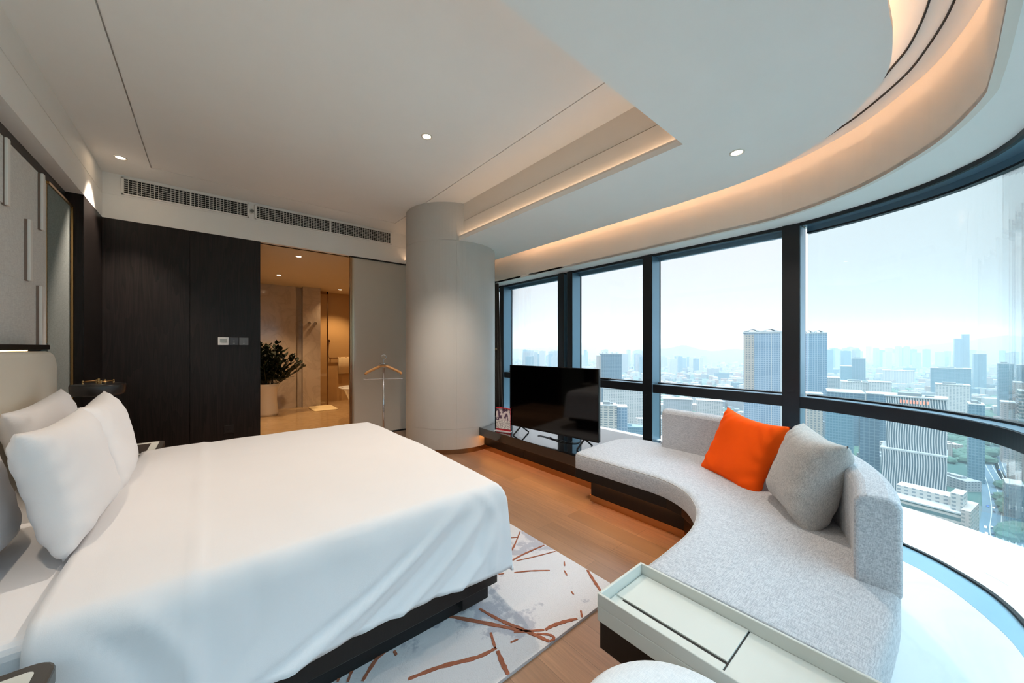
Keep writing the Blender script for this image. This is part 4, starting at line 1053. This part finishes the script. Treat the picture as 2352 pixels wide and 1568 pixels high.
# hills
def hill(pts, d, dep, label, c):
    bm = NB(); a = []; e = []; f = []
    P = smoothpath([(x, y) for x, y in pts], 6)
    for i, (x, y) in enumerate(P):
        z = H-(y-HY)*d/F+(2.5*math.sin(i*1.7)+1.5*math.sin(i*3.1))*d/4000
        X, Y = bearing(x, d); e.append(bm.verts.new((X, Y, max(z, G+1))))
        X, Y = bearing(x, d-dep); a.append(bm.verts.new((X, Y, G)))
        X, Y = bearing(x, d+dep); f.append(bm.verts.new((X, Y, G)))
    for i in range(len(P)-1):
        bm.faces.new((a[i], a[i+1], e[i+1], e[i])); bm.faces.new((e[i], e[i+1], f[i+1], f[i]))
    o = finish(bm, 'hill', mat('hill_green', (46, 74, 72), 1., var=.2, vscale=.004), smooth=True); o['kind'] = 'structure'; return o
hill([(1480, 803), (1530, 800), (1555, 795), (1572, 792), (1600, 800), (1640, 806), (1680, 801), (1720, 804), (1760, 812)], 4200, 500, '', 0)
hill([(1100, 806), (1200, 800), (1240, 799), (1290, 793), (1340, 788), (1380, 795), (1420, 798), (1480, 790), (1560, 795), (1700, 800), (1850, 806)], 6500, 900, '', 0)
hill([(2020, 806), (2100, 795), (2180, 787), (2240, 779), (2300, 771), (2330, 771), (2400, 776), (2600, 780), (2900, 800)], 4600, 700, '', 0)
# haze over the city
N = NT('city_haze'); N.t.nodes.remove(N.b)
vs = N.n('ShaderNodeVolumeScatter'); vs.inputs['Color'].default_value = (.27, .34, .365, 1); vs.inputs['Density'].default_value = .00042; vs.inputs['Anisotropy'].default_value = .0
N.l(vs.outputs[0], N.o.inputs['Volume'])
bm = NB(); box(bm, 40, 9000, -4500, 9500, G-5, 260)
o = finish(bm, 'haze', N.m); tag(o, 'blue-white haze hanging over the whole city', 'haze', kind='stuff')

# ------------------------------------------------------------------ light
w = bpy.data.worlds.new('sky'); SC.world = w; w.use_nodes = True; nt = w.node_tree; nt.nodes.clear()
def wn(t, **k):
    n = nt.nodes.new(t)
    for a, v in k.items(): setattr(n, a, v)
    return n
tc = wn('ShaderNodeTexCoord'); sp = wn('ShaderNodeSeparateXYZ'); nt.links.new(tc.outputs['Generated'], sp.inputs[0])
def wm(op, a, b_=None):
    n = wn('ShaderNodeMath', operation=op)
    for i, v in enumerate((a, b_)):
        if v is None: continue
        if isinstance(v, (int, float)): n.inputs[i].default_value = v
        else: nt.links.new(v, n.inputs[i])
    return n.outputs[0]
def wramp(f, pts):
    n = wn('ShaderNodeValToRGB'); nt.links.new(f, n.inputs[0]); e = n.color_ramp.elements
    while len(e) < len(pts): e.new(.5)
    for k, (p, c) in enumerate(pts): e[k].position = p; e[k].color = (*c, 1)
    return n.outputs[0]
def wmix(f, a, b_):
    n = wn('ShaderNodeMix', data_type='RGBA'); nt.links.new(f, n.inputs[0])
    for i, v in ((6, a), (7, b_)): nt.links.new(v, n.inputs[i])
    return n.outputs[2]
z = sp.outputs[2]
el = wm('MULTIPLY', wm('ADD', z, 0.0), 1.0)
left = wramp(el, [(0, (.33, .315, .305)), (.10, (.365, .35, .345)), (.30, (.39, .385, .40)), (.5, (.42, .445, .49))])
right = wramp(el, [(0, (.25, .265, .265)), (.10, (.295, .31, .31)), (.32, (.305, .34, .355)), (.5, (.285, .385, .455))])
# azimuth: 0 towards the far windows, 1 towards the right-hand curved glass
az = wm('MULTIPLY', wm('ADD', wm('MULTIPLY', sp.outputs[1], -1.0), .28), 2.3)
azc = wn('ShaderNodeClamp'); nt.links.new(az, azc.inputs[0])
vis = wmix(azc.outputs[0], left, right)
up = wn('ShaderNodeMapRange'); nt.links.new(z, up.inputs[0]); up.inputs[1].default_value = .46; up.inputs[2].default_value = .62; up.inputs[3].default_value = 1.; up.inputs[4].default_value = 9.0
cl = wn('ShaderNodeTexNoise'); cl.inputs['Scale'].default_value = 2.2; cl.inputs['Detail'].default_value = 4
mul = wm('MULTIPLY', up.outputs[0], wm('ADD', wm('MULTIPLY', cl.outputs[0], .10), .95))
bg = wn('ShaderNodeBackground'); nt.links.new(vis, bg.inputs[0]); nt.links.new(mul, bg.inputs[1])
ou = wn('ShaderNodeOutputWorld'); nt.links.new(bg.outputs[0], ou.inputs[0])
L = bpy.data.lights.new('sun', 'SUN'); L.energy = .5; L.angle = math.radians(6); L.color = (1, .93, .84)
so = bpy.data.objects.new('sun', L); COL.objects.link(so); so.rotation_euler = (math.radians(52), 0, math.radians(-75))

# ------------------------------------------------------------------ camera
cam = bpy.data.cameras.new('camera'); co = bpy.data.objects.new('camera', cam); COL.objects.link(co)
co.location = (0, 0, H); co.rotation_euler = (pi/2, 0, math.radians(-40))
cam.sensor_width = 36; cam.lens = 36*F/2352; cam.shift_y = (HY-784)/2352; cam.clip_start = .02; cam.clip_end = 30000
SC.camera = co
SC.view_settings.view_transform = 'Standard'; SC.view_settings.look = 'None'; SC.view_settings.exposure = 1.2; SC.view_settings.gamma = 1.
